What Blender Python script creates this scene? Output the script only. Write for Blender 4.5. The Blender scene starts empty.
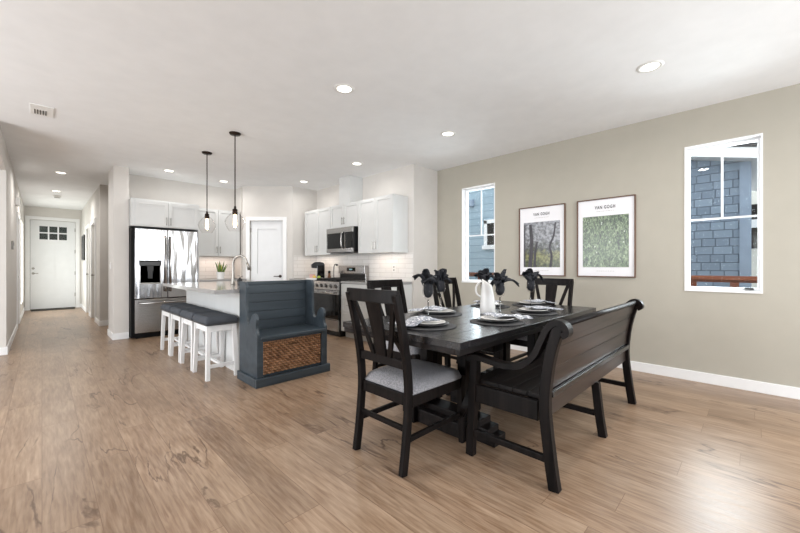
import bpy, bmesh, math, random
from mathutils import Vector, Matrix, Euler, noise
random.seed(7)
S = bpy.context.scene
C = S.collection
PI = math.pi
H = 2.74

# ------------------------------------------------------------------ camera
cd = bpy.data.cameras.new('camera'); cam = bpy.data.objects.new('camera', cd); C.objects.link(cam)
cd.sensor_width = 36; cd.lens = 356 / 800 * 36; cd.clip_start = 0.03; cd.clip_end = 200
cam.location = (0, 0, 1.153)
cam.rotation_euler = (PI / 2, 0, -math.atan(358 / 356))
S.camera = cam
# ------------------------------------------------------------------ world
w = bpy.data.worlds.new('sky'); S.world = w; w.use_nodes = True
bg = w.node_tree.nodes['Background']; bg.inputs[0].default_value = (0.93, 0.965, 1.0, 1); bg.inputs[1].default_value = 2.1
# ------------------------------------------------------------------ view
S.view_settings.view_transform = 'Standard'; S.view_settings.look = 'None'
S.view_settings.gamma = 1; S.view_settings.use_curve_mapping = False
S.view_settings.exposure = 0.19

def area(name, loc, rot, sx, sy, e, col=(1, 1, 1), spread=180, parent=None):
    l = bpy.data.lights.new(name, 'AREA'); l.shape = 'RECTANGLE'; l.size = sx; l.size_y = sy
    l.energy = e; l.color = col; l.spread = math.radians(spread)
    o = bpy.data.objects.new(name, l); C.objects.link(o); o.location = loc; o.rotation_euler = rot
    o.parent = parent
    return o
# added, unseen daylight fill: behind the camera, in the side room, at the entry
area('rear_fill_light', (2.3, -2.52, 1.3), (PI / 2, 0, 0), 3.6, 2.3, 105, (0.90, 0.95, 1.0))
area('side_room_fill_light', (-3.42, 3.6, 1.4), (PI / 2, 0, -PI / 2), 3.2, 2.2, 162, (0.92, 0.96, 1.0))
area('entry_fill_light', (-0.44, 12.2, 1.25), (PI / 2, 0, -PI / 2), 1.3, 1.9, 27, (0.96, 1.0, 0.94))  # added to brighten the hall through an unseen opening
area('window_daylight', (4.95, 0.22, 1.63), (PI / 2, 0, PI / 2), 0.55, 1.45, 36, (0.9, 0.96, 1.0))
area('window_daylight_far', (4.95, 2.95, 1.63), (PI / 2, 0, PI / 2), 0.55, 1.45, 20, (0.9, 0.96, 1.0))
CAN_E = 7.5
PEND_E = 3.0

# ------------------------------------------------------------------ materials
def lin(c):
    return tuple((v / 255 / 12.92 if v / 255 <= 0.04045 else ((v / 255 + 0.055) / 1.055) ** 2.4) for v in c) + (1,)
def newmat(name):
    m = bpy.data.materials.new(name); m.use_nodes = True
    nt = m.node_tree; b = nt.nodes['Principled BSDF']
    return m, nt, b
def nd(nt, t, **k):
    n = nt.nodes.new(t)
    for a, v in k.items():
        if a.startswith('i_'):
            n.inputs[a[2:].replace('_', ' ')].default_value = v
        else: setattr(n, a, v)
    return n
def mapping(nt, scale=(1, 1, 1), rot=(0, 0, 0), coord='Object', loc=(0, 0, 0)):
    tc = nd(nt, 'ShaderNodeTexCoord'); mp = nd(nt, 'ShaderNodeMapping')
    mp.inputs['Scale'].default_value = scale; mp.inputs['Rotation'].default_value = rot; mp.inputs['Location'].default_value = loc
    nt.links.new(tc.outputs[coord], mp.inputs['Vector']); return mp.outputs[0]
def ramp(nt, fac, stops):
    r = nd(nt, 'ShaderNodeValToRGB'); e = r.color_ramp.elements
    while len(e) < len(stops): e.new(0.5)
    for i, (p, c) in enumerate(stops): e[i].position = p; e[i].color = c
    nt.links.new(fac, r.inputs[0]); return r.outputs[0]
def bump(nt, b, hgt, strength=0.2, dist=0.01):
    bn = nd(nt, 'ShaderNodeBump'); bn.inputs['Strength'].default_value = strength; bn.inputs['Distance'].default_value = dist
    nt.links.new(hgt, bn.inputs['Height']); nt.links.new(bn.outputs[0], b.inputs['Normal'])
def mixc(nt, fac, a, b, mode='MIX'):
    m = nd(nt, 'ShaderNodeMix', data_type='RGBA', blend_type=mode)
    for s, v in ((m.inputs[0], fac), (m.inputs[6], a), (m.inputs[7], b)):
        if hasattr(v, 'links'): nt.links.new(v, s)
        else: s.default_value = v
    return m.outputs[2]
def simple(name, col, rough=0.5, metal=0, var=0.04, scale=(6, 6, 6), bmp=0.0, bscale=60, coat=0, spec=0.5):
    m, nt, b = newmat(name); c = lin(col)
    v = mapping(nt, scale); n = nd(nt, 'ShaderNodeTexNoise'); n.inputs['Scale'].default_value = 1; n.inputs['Detail'].default_value = 4
    nt.links.new(v, n.inputs['Vector'])
    lo = tuple(max(0, x * (1 - var * 2)) for x in c[:3]) + (1,); hi = tuple(min(1, x * (1 + var * 2)) for x in c[:3]) + (1,)
    nt.links.new(ramp(nt, n.outputs['Fac'], [(0.3, lo), (0.7, hi)]), b.inputs['Base Color'])
    b.inputs['Roughness'].default_value = rough; b.inputs['Metallic'].default_value = metal
    b.inputs['Coat Weight'].default_value = coat; b.inputs['Specular IOR Level'].default_value = spec
    if bmp:
        n2 = nd(nt, 'ShaderNodeTexNoise'); n2.inputs['Scale'].default_value = bscale; n2.inputs['Detail'].default_value = 3
        nt.links.new(mapping(nt), n2.inputs['Vector']); bump(nt, b, n2.outputs['Fac'], bmp)
    return m
def wood(name, c1, c2, rough=0.35, axis=0, scale=1.0, bmp=0.15, coat=0.0, spec=0.5):
    m, nt, b = newmat(name)
    sc = [22 * scale] * 3; sc[axis] = 1.3 * scale
    n = nd(nt, 'ShaderNodeTexNoise'); n.inputs['Scale'].default_value = 1; n.inputs['Detail'].default_value = 8; n.inputs['Distortion'].default_value = 0.6
    nt.links.new(mapping(nt, sc), n.inputs['Vector'])
    nt.links.new(ramp(nt, n.outputs['Fac'], [(0.32, lin(c1)), (0.68, lin(c2))]), b.inputs['Base Color'])
    b.inputs['Roughness'].default_value = rough; b.inputs['Coat Weight'].default_value = coat; b.inputs['Specular IOR Level'].default_value = spec
    bump(nt, b, n.outputs['Fac'], bmp, 0.004)
    return m
def fabric(name, c1, c2, s=400, rough=0.9):
    m, nt, b = newmat(name)
    v = mapping(nt)
    a = nd(nt, 'ShaderNodeTexNoise'); a.inputs['Scale'].default_value = s; a.inputs['Detail'].default_value = 2; nt.links.new(v, a.inputs['Vector'])
    nt.links.new(ramp(nt, a.outputs['Fac'], [(0.38, lin(c1)), (0.62, lin(c2))]), b.inputs['Base Color'])
    b.inputs['Roughness'].default_value = rough; bump(nt, b, a.outputs['Fac'], 0.3, 0.002)
    return m
def brickmat(name, c1, c2, mortar, bw, rh, ms, vecrot=(0, 0, 0), rough=0.4, bmp=0.3, offset=0.5, bias=0.0, uneven=False, plane='XZ'):
    m, nt, b = newmat(name)
    tc = nd(nt, 'ShaderNodeTexCoord'); sp = nd(nt, 'ShaderNodeSeparateXYZ'); cb = nd(nt, 'ShaderNodeCombineXYZ')
    nt.links.new(tc.outputs['Object'], sp.inputs[0])
    nt.links.new(sp.outputs['XYZ'.index(plane[0])], cb.inputs[0]); nt.links.new(sp.outputs['XYZ'.index(plane[1])], cb.inputs[1])
    k = nd(nt, 'ShaderNodeTexBrick'); k.offset = offset
    if uneven: k.squash = 1.4; k.squash_frequency = 2; k.offset = 0.37; k.offset_frequency = 3
    k.inputs['Scale'].default_value = 1; k.inputs['Brick Width'].default_value = bw; k.inputs['Row Height'].default_value = rh
    k.inputs['Mortar Size'].default_value = ms; k.inputs['Mortar Smooth'].default_value = 0.1; k.inputs['Bias'].default_value = bias
    k.inputs['Color1'].default_value = lin(c1); k.inputs['Color2'].default_value = lin(c2); k.inputs['Mortar'].default_value = lin(mortar)
    nt.links.new(cb.outputs[0], k.inputs['Vector']); nt.links.new(k.outputs['Color'], b.inputs['Base Color'])
    b.inputs['Roughness'].default_value = rough
    inv = nd(nt, 'ShaderNodeMath', operation='SUBTRACT'); inv.inputs[0].default_value = 1; nt.links.new(k.outputs['Fac'], inv.inputs[1])
    bump(nt, b, inv.outputs[0], bmp, 0.003)
    return m

def floor_mat():
    m, nt, b = newmat('oak_plank_floor')
    tc = nd(nt, 'ShaderNodeTexCoord'); sp = nd(nt, 'ShaderNodeSeparateXYZ'); cb = nd(nt, 'ShaderNodeCombineXYZ')
    nt.links.new(tc.outputs['Object'], sp.inputs[0]); nt.links.new(sp.outputs[0], cb.inputs[1])
    dv_ = nd(nt, 'ShaderNodeMath', operation='DIVIDE'); dv_.inputs[1].default_value = 0.19; nt.links.new(sp.outputs[0], dv_.inputs[0])
    fl = nd(nt, 'ShaderNodeMath', operation='FLOOR'); nt.links.new(dv_.outputs[0], fl.inputs[0])
    wn_ = nd(nt, 'ShaderNodeTexWhiteNoise', noise_dimensions='1D'); nt.links.new(fl.outputs[0], wn_.inputs['W'])
    sh = nd(nt, 'ShaderNodeMath', operation='MULTIPLY_ADD'); nt.links.new(wn_.outputs['Value'], sh.inputs[0]); sh.inputs[1].default_value = 1.5; nt.links.new(sp.outputs[1], sh.inputs[2])
    nt.links.new(sh.outputs[0], cb.inputs[0])
    k = nd(nt, 'ShaderNodeTexBrick'); k.offset = 0.0
    k.inputs['Scale'].default_value = 1; k.inputs['Brick Width'].default_value = 1.5; k.inputs['Row Height'].default_value = 0.19
    k.inputs['Mortar Size'].default_value = 0.0016; k.inputs['Mortar Smooth'].default_value = 0.2; k.inputs['Bias'].default_value = 0
    k.inputs['Color1'].default_value = (0, 0, 0, 1); k.inputs['Color2'].default_value = (1, 1, 1, 1); k.inputs['Mortar'].default_value = (0.5, 0.5, 0.5, 1)
    nt.links.new(cb.outputs[0], k.inputs['Vector'])
    # every plank gets its own shift of the grain
    ad = nd(nt, 'ShaderNodeVectorMath', operation='MULTIPLY_ADD'); nt.links.new(k.outputs['Color'], ad.inputs[0])
    ad.inputs[1].default_value = (7.3, 5.1, 3.7); nt.links.new(tc.outputs['Object'], ad.inputs[2])
    def ns(scale, sc, det=6, dist=0.0):
        mp = nd(nt, 'ShaderNodeMapping'); mp.inputs['Scale'].default_value = sc; nt.links.new(ad.outputs[0], mp.inputs['Vector'])
        n = nd(nt, 'ShaderNodeTexNoise'); n.inputs['Scale'].default_value = scale; n.inputs['Detail'].default_value = det; n.inputs['Distortion'].default_value = dist
        nt.links.new(mp.outputs[0], n.inputs['Vector']); return n.outputs['Fac']
    big = ns(1, (4, 1.3, 1), 7, 0.5)
    base = ramp(nt, big, [(0.30, lin((126, 98, 74))), (0.5, lin((152, 124, 98))), (0.7, lin((170, 144, 119)))])
    fine = ns(1, (75, 6, 1), 8, 0.4)
    base = mixc(nt, 0.5, base, ramp(nt, fine, [(0.3, lin((110, 86, 68))), (0.7, lin((184, 164, 144)))]))
    mid = ns(1, (26, 3.0, 1), 8, 0.8)
    base = mixc(nt, 0.38, base, ramp(nt, mid, [(0.34, (0.68, 0.62, 0.56, 1)), (0.52, (1.0, 1.0, 1.0, 1)), (0.72, (1.12, 1.12, 1.12, 1))]), 'MULTIPLY')
    ptone = ramp(nt, k.outputs['Color'], [(0.0, (0.86, 0.84, 0.82, 1)), (1.0, (1.08, 1.06, 1.04, 1))])
    base = mixc(nt, 1.0, base, ptone, 'MULTIPLY')
    # rustic cracks: thin iso-lines of a stretched noise, only here and there
    crk = ns(1, (4.5, 0.9, 1), 6, 0.5)
    sub = nd(nt, 'ShaderNodeMath', operation='SUBTRACT'); sub.inputs[1].default_value = 0.5; nt.links.new(crk, sub.inputs[0])
    ab = nd(nt, 'ShaderNodeMath', operation='ABSOLUTE'); nt.links.new(sub.outputs[0], ab.inputs[0])
    lt = nd(nt, 'ShaderNodeMapRange'); lt.inputs[1].default_value = 0.0; lt.inputs[2].default_value = 0.016; lt.inputs[3].default_value = 1; lt.inputs[4].default_value = 0
    nt.links.new(ab.outputs[0], lt.inputs[0])
    msk = ns(1, (2.2, 1.1, 1), 2)
    mr = nd(nt, 'ShaderNodeMapRange'); mr.inputs[1].default_value = 0.50; mr.inputs[2].default_value = 0.60; nt.links.new(msk, mr.inputs[0])
    mu = nd(nt, 'ShaderNodeMath', operation='MULTIPLY'); nt.links.new(lt.outputs[0], mu.inputs[0]); nt.links.new(mr.outputs[0], mu.inputs[1])
    mu2 = nd(nt, 'ShaderNodeMath', operation='MULTIPLY'); nt.links.new(mu.outputs[0], mu2.inputs[0]); mu2.inputs[1].default_value = 0.85
    base = mixc(nt, mu2.outputs[0], base, lin((78, 54, 38)))
    f2 = nd(nt, 'ShaderNodeMath', operation='MULTIPLY'); nt.links.new(k.outputs['Fac'], f2.inputs[0]); f2.inputs[1].default_value = 0.8
    base = mixc(nt, f2.outputs[0], base, lin((110, 84, 64)))
    nt.links.new(base, b.inputs['Base Color'])
    nt.links.new(ramp(nt, fine, [(0.2, (0.27,) * 3 + (1,)), (0.8, (0.40,) * 3 + (1,))]), b.inputs['Roughness'])
    b.inputs['Specular IOR Level'].default_value = 0.45
    bump(nt, b, fine, 0.06, 0.002)
    return m

M = {}
M['floor'] = floor_mat()
M['ceiling'] = simple('ceiling_paint', (238, 239, 240), 0.9, var=0.01, bmp=0.04, bscale=90)
M['wall_r'] = simple('greige_wall_paint', (176, 171, 159), 0.85, var=0.01, bmp=0.04, bscale=120)
M['wall_k'] = simple('pale_wall_paint', (213, 209, 204), 0.85, var=0.01, bmp=0.04, bscale=120)
M['trim'] = simple('white_trim_paint', (238, 238, 238), 0.4, var=0.01)
M['doorpaint'] = simple('white_door_paint', (226, 227, 228), 0.4, var=0.01)
M['cab'] = simple('white_cabinet_paint', (214, 215, 214), 0.38, var=0.01)
M['vinyl'] = simple('white_vinyl', (240, 241, 243), 0.35, var=0.01)
M['steel'] = simple('brushed_steel', (176, 174, 172), 0.24, 1, var=0.05, scale=(3, 3, 120))
M['nickel'] = simple('brushed_nickel', (150, 146, 140), 0.28, 1)
M['dsteel'] = simple('dark_gap_plastic', (30, 30, 32), 0.4)
M['fridge_side'] = simple('black_fridge_side', (8, 8, 9), 0.6, spec=0.2)
M['black'] = simple('black_plastic', (20, 20, 22), 0.3)
M['bglass'] = simple('black_oven_glass', (9, 9, 11), 0.05, var=0.02)
M['iron'] = simple('cast_iron_grate', (24, 23, 23), 0.6)
M['bronze'] = simple('dark_bronze_metal', (48, 38, 32), 0.35, 0.9)
M['espresso'] = wood('espresso_stained_wood', (10, 8, 8), (29, 24, 23), 0.42, axis=2, scale=1.2, bmp=0.25, spec=0.12)
M['espx'] = wood('espresso_wood_grain_along', (14, 12, 12), (38, 32, 31), 0.40, axis=0, scale=1.0, bmp=0.35, spec=0.16)
M['tabletop'] = wood('espresso_tabletop', (13, 13, 15), (40, 38, 40), 0.24, axis=0, scale=0.9, bmp=0.3, spec=0.45)
M['benchback'] = wood('espresso_bench_planks', (22, 17, 15), (54, 44, 40), 0.32, axis=0, scale=0.8, bmp=0.3, spec=0.35)
M['bluegrey'] = wood('slate_blue_paint', (48, 57, 64), (64, 74, 82), 0.42, axis=0, scale=0.6, bmp=0.12)
M['tweed'] = fabric('grey_tweed', (98, 98, 104), (176, 175, 178), 260)
M['greyup'] = fabric('charcoal_upholstery', (50, 54, 60), (84, 88, 95), 500)
M['blackcloth'] = fabric('black_napkin_cloth', (16, 17, 21), (40, 42, 50), 300, 0.75)
M['nail'] = simple('pewter_nailhead', (120, 118, 114), 0.3, 1)
M['stoolwhite'] = simple('white_stool_paint', (236, 236, 236), 0.4, var=0.015)
M['quartz'] = simple('grey_quartz', (160, 159, 158), 0.1, var=0.03, scale=(30, 30, 30), spec=0.7)
M['tile_r'] = brickmat('white_subway_tile_side', (236, 233, 230), (228, 225, 221), (205, 200, 195), 0.30, 0.075, 0.003, rough=0.18, plane='YZ', bmp=0.4)
M['tile_b'] = brickmat('white_subway_tile', (236, 233, 230), (228, 225, 221), (205, 200, 195), 0.30, 0.075, 0.003, rough=0.18, plane='XZ', bmp=0.4)
M['shingle'] = brickmat('blue_grey_shingle', (112, 128, 146), (130, 147, 165), (58, 70, 86), 0.18, 0.14, 0.006, rough=0.8, plane='YZ', uneven=True, bmp=0.6)
M['lap'] = brickmat('light_blue_lap_siding', (150, 172, 186), (156, 178, 192), (88, 108, 124), 40, 0.178, 0.005, rough=0.8, plane='YZ', bmp=0.6)
M['housetrim'] = simple('house_corner_paint', (136, 152, 172), 0.7)
M['cream'] = simple('cream_siding', (225, 222, 212), 0.8)
M['roofing'] = simple('dark_roof_shingle', (62, 60, 62), 0.9, bmp=0.4)
M['deckwood'] = wood('red_brown_deck_wood', (112, 52, 26), (150, 78, 42), 0.6, axis=1, scale=1)
M['ground'] = simple('outdoor_gravel', (120, 118, 110), 0.95, var=0.15, scale=(9, 9, 9))
M['leaf'] = simple('hedge_leaves', (20, 30, 18), 0.8, var=0.3, scale=(12, 12, 12))
M['snake'] = simple('variegated_leaf', (96, 124, 58), 0.45, var=0.25, scale=(30, 30, 8))
M['snakeedge'] = simple('yellow_leaf_edge', (190, 185, 90), 0.5)
M['china'] = simple('off_white_china', (226, 224, 220), 0.18, var=0.01)
M['darkchina'] = simple('charcoal_stoneware', (52, 52, 55), 0.35)
M['ceramic'] = simple('white_ceramic', (240, 239, 237), 0.22, var=0.01)
M['paper'] = simple('white_poster_paper', (236, 235, 238), 0.6, var=0.005)
M['walnut'] = wood('walnut_picture_frame', (74, 48, 34), (110, 76, 54), 0.45, axis=2)
M['ink'] = simple('dark_print_ink', (52, 50, 52), 0.7)
M['soil'] = simple('potting_soil', (50, 38, 30), 0.95)
M['lime'] = simple('lime_green_skin', (148, 170, 70), 0.4)
M['lemon'] = simple('lemon_yellow_skin', (214, 178, 84), 0.4)
M['pinkbox'] = simple('pale_pink_packet', (222, 176, 168), 0.6)
M['amber'] = simple('amber_wood', (120, 74, 42), 0.4)
M['brass'] = simple('threshold_bronze', (58, 50, 40), 0.5, 0.6)
M['mat'] = fabric('dark_doormat_bristle', (22, 22, 22), (60, 56, 50), 120)
M['plasticwhite'] = simple('white_device_plastic', (232, 231, 228), 0.45, var=0.01)
M['thermo'] = simple('grey_device_plastic', (160, 158, 154), 0.4)

def glass_mat(name, col=(1, 1, 1), rough=0.0, ior=1.45):
    m, nt, b = newmat(name)
    b.inputs['Base Color'].default_value = col + (1,); b.inputs['Roughness'].default_value = rough
    b.inputs['Transmission Weight'].default_value = 1; b.inputs['IOR'].default_value = ior
    return m
M['glass'] = glass_mat('clear_glass')
def pane_mat():
    m = bpy.data.materials.new('window_glass'); m.use_nodes = True; nt = m.node_tree; nt.nodes.clear()
    o = nd(nt, 'ShaderNodeOutputMaterial'); t = nd(nt, 'ShaderNodeBsdfTransparent'); g = nd(nt, 'ShaderNodeBsdfGlossy'); x = nd(nt, 'ShaderNodeMixShader')
    t.inputs[0].default_value = (0.96, 0.98, 0.98, 1); g.inputs['Roughness'].default_value = 0.02
    f = nd(nt, 'ShaderNodeFresnel'); f.inputs[0].default_value = 1.45
    nt.links.new(f.outputs[0], x.inputs[0]); nt.links.new(t.outputs[0], x.inputs[1]); nt.links.new(g.outputs[0], x.inputs[2]); nt.links.new(x.outputs[0], o.inputs[0])
    return m
M['pane'] = pane_mat()
def thin_glass():
    m = bpy.data.materials.new('thin_blown_glass'); m.use_nodes = True; nt = m.node_tree; nt.nodes.clear()
    o = nd(nt, 'ShaderNodeOutputMaterial'); t = nd(nt, 'ShaderNodeBsdfTransparent'); g = nd(nt, 'ShaderNodeBsdfGlossy'); x = nd(nt, 'ShaderNodeMixShader')
    t.inputs[0].default_value = (0.965, 0.955, 0.95, 1); g.inputs['Roughness'].default_value = 0.04
    f = nd(nt, 'ShaderNodeLayerWeight'); f.inputs[0].default_value = 0.10
    q = nd(nt, 'ShaderNodeMath', operation='MULTIPLY'); q.inputs[1].default_value = 0.4; nt.links.new(f.outputs['Fresnel'], q.inputs[0]); nt.links.new(q.outputs[0], x.inputs[0]); nt.links.new(t.outputs[0], x.inputs[1]); nt.links.new(g.outputs[0], x.inputs[2]); nt.links.new(x.outputs[0], o.inputs[0])
    return m
M['thin'] = thin_glass()
def emis(name, col, e):
    m = bpy.data.materials.new(name); m.use_nodes = True; nt = m.node_tree; b = nt.nodes['Principled BSDF']
    b.inputs['Emission Color'].default_value = lin(col); b.inputs['Emission Strength'].default_value = e; b.inputs['Base Color'].default_value = lin(col)
    return m
M['lens'] = emis('lit_led_lens', (255, 250, 240), 3.0)
M['bulb'] = emis('glowing_bulb', (255, 226, 180), 9.0)
M['clock'] = emis('oven_clock_digits', (150, 190, 200), 0.25)

def weave_mat(name, c1, c2, c3, su, sv, plane='XZ'):
    m, nt, b = newmat(name)
    tc = nd(nt, 'ShaderNodeTexCoord'); sp = nd(nt, 'ShaderNodeSeparateXYZ'); cb = nd(nt, 'ShaderNodeCombineXYZ')
    nt.links.new(tc.outputs['Object'], sp.inputs[0]); nt.links.new(sp.outputs['XYZ'.index(plane[0])], cb.inputs[0]); nt.links.new(sp.outputs['XYZ'.index(plane[1])], cb.inputs[1])
    k = nd(nt, 'ShaderNodeTexBrick'); k.inputs['Scale'].default_value = 1; k.inputs['Brick Width'].default_value = su; k.inputs['Row Height'].default_value = sv
    k.inputs['Mortar Size'].default_value = sv * 0.13; k.inputs['Mortar Smooth'].default_value = 0.6
    k.inputs['Color1'].default_value = lin(c1); k.inputs['Color2'].default_value = lin(c2); k.inputs['Mortar'].default_value = lin(c3)
    nt.links.new(cb.outputs[0], k.inputs['Vector'])
    n = nd(nt, 'ShaderNodeTexNoise'); n.inputs['Scale'].default_value = 22; nt.links.new(tc.outputs['Object'], n.inputs['Vector'])
    nt.links.new(mixc(nt, 0.3, k.outputs['Color'], ramp(nt, n.outputs['Fac'], [(0.35, lin(c3)), (0.6, lin(c1))])), b.inputs['Base Color'])
    b.inputs['Roughness'].default_value = 0.7
    inv = nd(nt, 'ShaderNodeMath', operation='SUBTRACT'); inv.inputs[0].default_value = 1; nt.links.new(k.outputs['Fac'], inv.inputs[1])
    bump(nt, b, inv.outputs[0], 1.0, 0.01)
    return m
M['wicker'] = weave_mat('brown_woven_rattan', (206, 160, 122), (150, 106, 76), (50, 33, 24), 0.0464, 0.0232)
def mat_ring():
    m, nt, b = newmat('dark_coiled_placemat')
    wv = nd(nt, 'ShaderNodeTexWave', wave_type='RINGS', rings_direction='Z'); wv.inputs['Scale'].default_value = 22; wv.inputs['Distortion'].default_value = 0.6; wv.inputs['Detail Scale'].default_value = 6
    nt.links.new(mapping(nt), wv.inputs['Vector'])
    nt.links.new(ramp(nt, wv.outputs['Fac'], [(0.2, lin((38, 38, 40))), (0.8, lin((84, 84, 86)))]), b.inputs['Base Color'])
    b.inputs['Roughness'].default_value = 0.85; bump(nt, b, wv.outputs['Fac'], 0.6, 0.003)
    return m
M['placemat'] = mat_ring()
def floral():
    m, nt, b = newmat('grey_floral_napkin')
    n = nd(nt, 'ShaderNodeTexVoronoi'); n.inputs['Scale'].default_value = 55; n.inputs['Randomness'].default_value = 1
    n2 = nd(nt, 'ShaderNodeTexNoise'); n2.inputs['Scale'].default_value = 40; n2.inputs['Detail'].default_value = 3
    v = mapping(nt); nt.links.new(v, n2.inputs['Vector'])
    ad = nd(nt, 'ShaderNodeVectorMath', operation='MULTIPLY_ADD'); nt.links.new(n2.outputs['Color'], ad.inputs[0]); ad.inputs[1].default_value = (0.03,) * 3; nt.links.new(v, ad.inputs[2])
    nt.links.new(ad.outputs[0], n.inputs['Vector'])
    nt.links.new(ramp(nt, n.outputs['Distance'], [(0.3, lin((236, 236, 238))), (0.5, lin((150, 154, 164)))]), b.inputs['Base Color'])
    b.inputs['Roughness'].default_value = 0.9
    return m
M['floral'] = floral()
def art_grass():
    m, nt, b = newmat('green_meadow_print')
    a = nd(nt, 'ShaderNodeTexNoise'); a.inputs['Scale'].default_value = 1; a.inputs['Detail'].default_value = 7; a.inputs['Distortion'].default_value = 1.6
    nt.links.new(mapping(nt, (60, 1, 22)), a.inputs['Vector'])
    c = ramp(nt, a.outputs['Fac'], [(0.38, lin((30, 38, 32))), (0.48, lin((72, 92, 62))), (0.55, lin((104, 124, 88))), (0.66, lin((160, 174, 142)))])
    f = nd(nt, 'ShaderNodeTexVoronoi'); f.inputs['Scale'].default_value = 16; nt.links.new(mapping(nt), f.inputs['Vector'])
    c = mixc(nt, ramp(nt, f.outputs['Distance'], [(0.08, (1, 1, 1, 1)), (0.13, (0, 0, 0, 1))]), c, lin((214, 220, 206)))
    nt.links.new(c, b.inputs['Base Color']); b.inputs['Roughness'].default_value = 0.25
    return m
def art_trees():
    m, nt, b = newmat('woodland_print')
    v = mapping(nt)
    sp = nd(nt, 'ShaderNodeSeparateXYZ'); nt.links.new(v, sp.inputs[0])
    n = nd(nt, 'ShaderNodeTexNoise'); n.inputs['Scale'].default_value = 14; n.inputs['Detail'].default_value = 8; n.inputs['Distortion'].default_value = 1.0; nt.links.new(v, n.inputs['Vector'])
    add = nd(nt, 'ShaderNodeMath', operation='MULTIPLY_ADD'); nt.links.new(n.outputs['Fac'], add.inputs[0]); add.inputs[1].default_value = 0.35; nt.links.new(sp.outputs[2], add.inputs[2])
    c = ramp(nt, add.outputs[0], [(0.02, lin((44, 46, 38))), (0.2, lin((92, 100, 62))), (0.33, lin((150, 150, 96))), (0.42, lin((92, 96, 88))), (0.52, lin((170, 172, 178)))])
    n3 = nd(nt, 'ShaderNodeTexNoise'); n3.inputs['Scale'].default_value = 26; n3.inputs['Detail'].default_value = 5; nt.links.new(v, n3.inputs['Vector'])
    c = mixc(nt, 0.7, c, ramp(nt, n3.outputs['Fac'], [(0.38, (0.04, 0.04, 0.04, 1)), (0.62, (0.9, 0.9, 0.9, 1))]), 'MULTIPLY')
    nt.links.new(c, b.inputs['Base Color']); b.inputs['Roughness'].default_value = 0.25
    return m
M['art_grass'] = art_grass(); M['art_trees'] = art_trees()
M['trunkink'] = simple('dark_trunk_print', (50, 46, 52), 0.4, var=0.3, scale=(40, 40, 10))
def fridge_mat():
    m, nt, b = newmat('polished_fridge_steel')
    n = nd(nt, 'ShaderNodeTexNoise'); n.inputs['Scale'].default_value = 1; n.inputs['Detail'].default_value = 1
    nt.links.new(mapping(nt, (9, 9, 2.2)), n.inputs['Vector'])
    b.inputs['Base Color'].default_value = lin((205, 205, 207)); b.inputs['Metallic'].default_value = 1; b.inputs['Roughness'].default_value = 0.17
    bump(nt, b, n.outputs['Fac'], 0.24, 0.05)
    return m
M['fridge'] = fridge_mat()

# ------------------------------------------------------------------ mesh helpers
def NB(): return bmesh.new()
def bx(bm, x0, x1, y0, y1, z0, z1):
    x0, x1 = min(x0, x1), max(x0, x1); y0, y1 = min(y0, y1), max(y0, y1); z0, z1 = min(z0, z1), max(z0, z1)
    v = [bm.verts.new(p) for p in ((x0, y0, z0), (x1, y0, z0), (x1, y1, z0), (x0, y1, z0), (x0, y0, z1), (x1, y0, z1), (x1, y1, z1), (x0, y1, z1))]
    for f in ((3, 2, 1, 0), (4, 5, 6, 7), (0, 1, 5, 4), (1, 2, 6, 5), (2, 3, 7, 6), (3, 0, 4, 7)): bm.faces.new([v[i] for i in f])
    return bm
def box(*a): return bx(NB(), *a)
def prism(bm, pts, d0, d1, plane='YZ'):
    """pts 2-D outline in the plane, extruded along the third axis from d0 to d1"""
    def mk(p, d):
        if plane == 'YZ': return (d, p[0], p[1])
        if plane == 'XZ': return (p[0], d, p[1])
        return (p[0], p[1], d)
    a = [bm.verts.new(mk(p, d0)) for p in pts]; b = [bm.verts.new(mk(p, d1)) for p in pts]
    n = len(pts)
    bm.faces.new(a); bm.faces.new(b[::-1])
    for i in range(n): bm.faces.new((a[i], b[i], b[(i + 1) % n], a[(i + 1) % n]))
    return bm
def sweep(bm, path, wd, th, up=(0, 1, 0), taper=None):
    """rectangular bar along path; wd measured along 'up' (constant side axis), th across"""
    up = Vector(up).normalized(); rings = []; P = [Vector(p) for p in path]; n = len(P)
    for i, p in enumerate(P):
        t = (P[min(i + 1, n - 1)] - P[max(i - 1, 0)]).normalized(); s = t.cross(up).normalized()
        k = 1 if taper is None else taper[i] if isinstance(taper, (list, tuple)) else 1 + (taper - 1) * i / (n - 1)
        a, b = up * wd / 2 * k, s * th / 2 * k
        rings.append([bm.verts.new(p + q) for q in (a + b, a - b, -a - b, -a + b)])
    for r0, r1 in zip(rings, rings[1:]):
        for j in range(4): bm.faces.new((r0[j], r0[(j + 1) % 4], r1[(j + 1) % 4], r1[j]))
    bm.faces.new(rings[0][::-1]); bm.faces.new(rings[-1]); return bm
def tube(bm, path, r, seg=10, cap=True):
    P = [Vector(p) for p in path]; n = len(P); rings = []; ref = None
    for i, p in enumerate(P):
        t = (P[min(i + 1, n - 1)] - P[max(i - 1, 0)]).normalized()
        if ref is None: ref = Vector((0, 0, 1)) if abs(t.z) < 0.9 else Vector((1, 0, 0))
        a = (ref - t * ref.dot(t)).normalized(); ref = a; b = t.cross(a)
        rr = r[i] if isinstance(r, (list, tuple)) else r
        rings.append([bm.verts.new(p + a * math.cos(2 * PI * j / seg) * rr + b * math.sin(2 * PI * j / seg) * rr) for j in range(seg)])
    for r0, r1 in zip(rings, rings[1:]):
        for j in range(seg): bm.faces.new((r0[j], r0[(j + 1) % seg], r1[(j + 1) % seg], r1[j]))
    if cap: bm.faces.new(rings[0][::-1]); bm.faces.new(rings[-1])
    return bm
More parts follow.
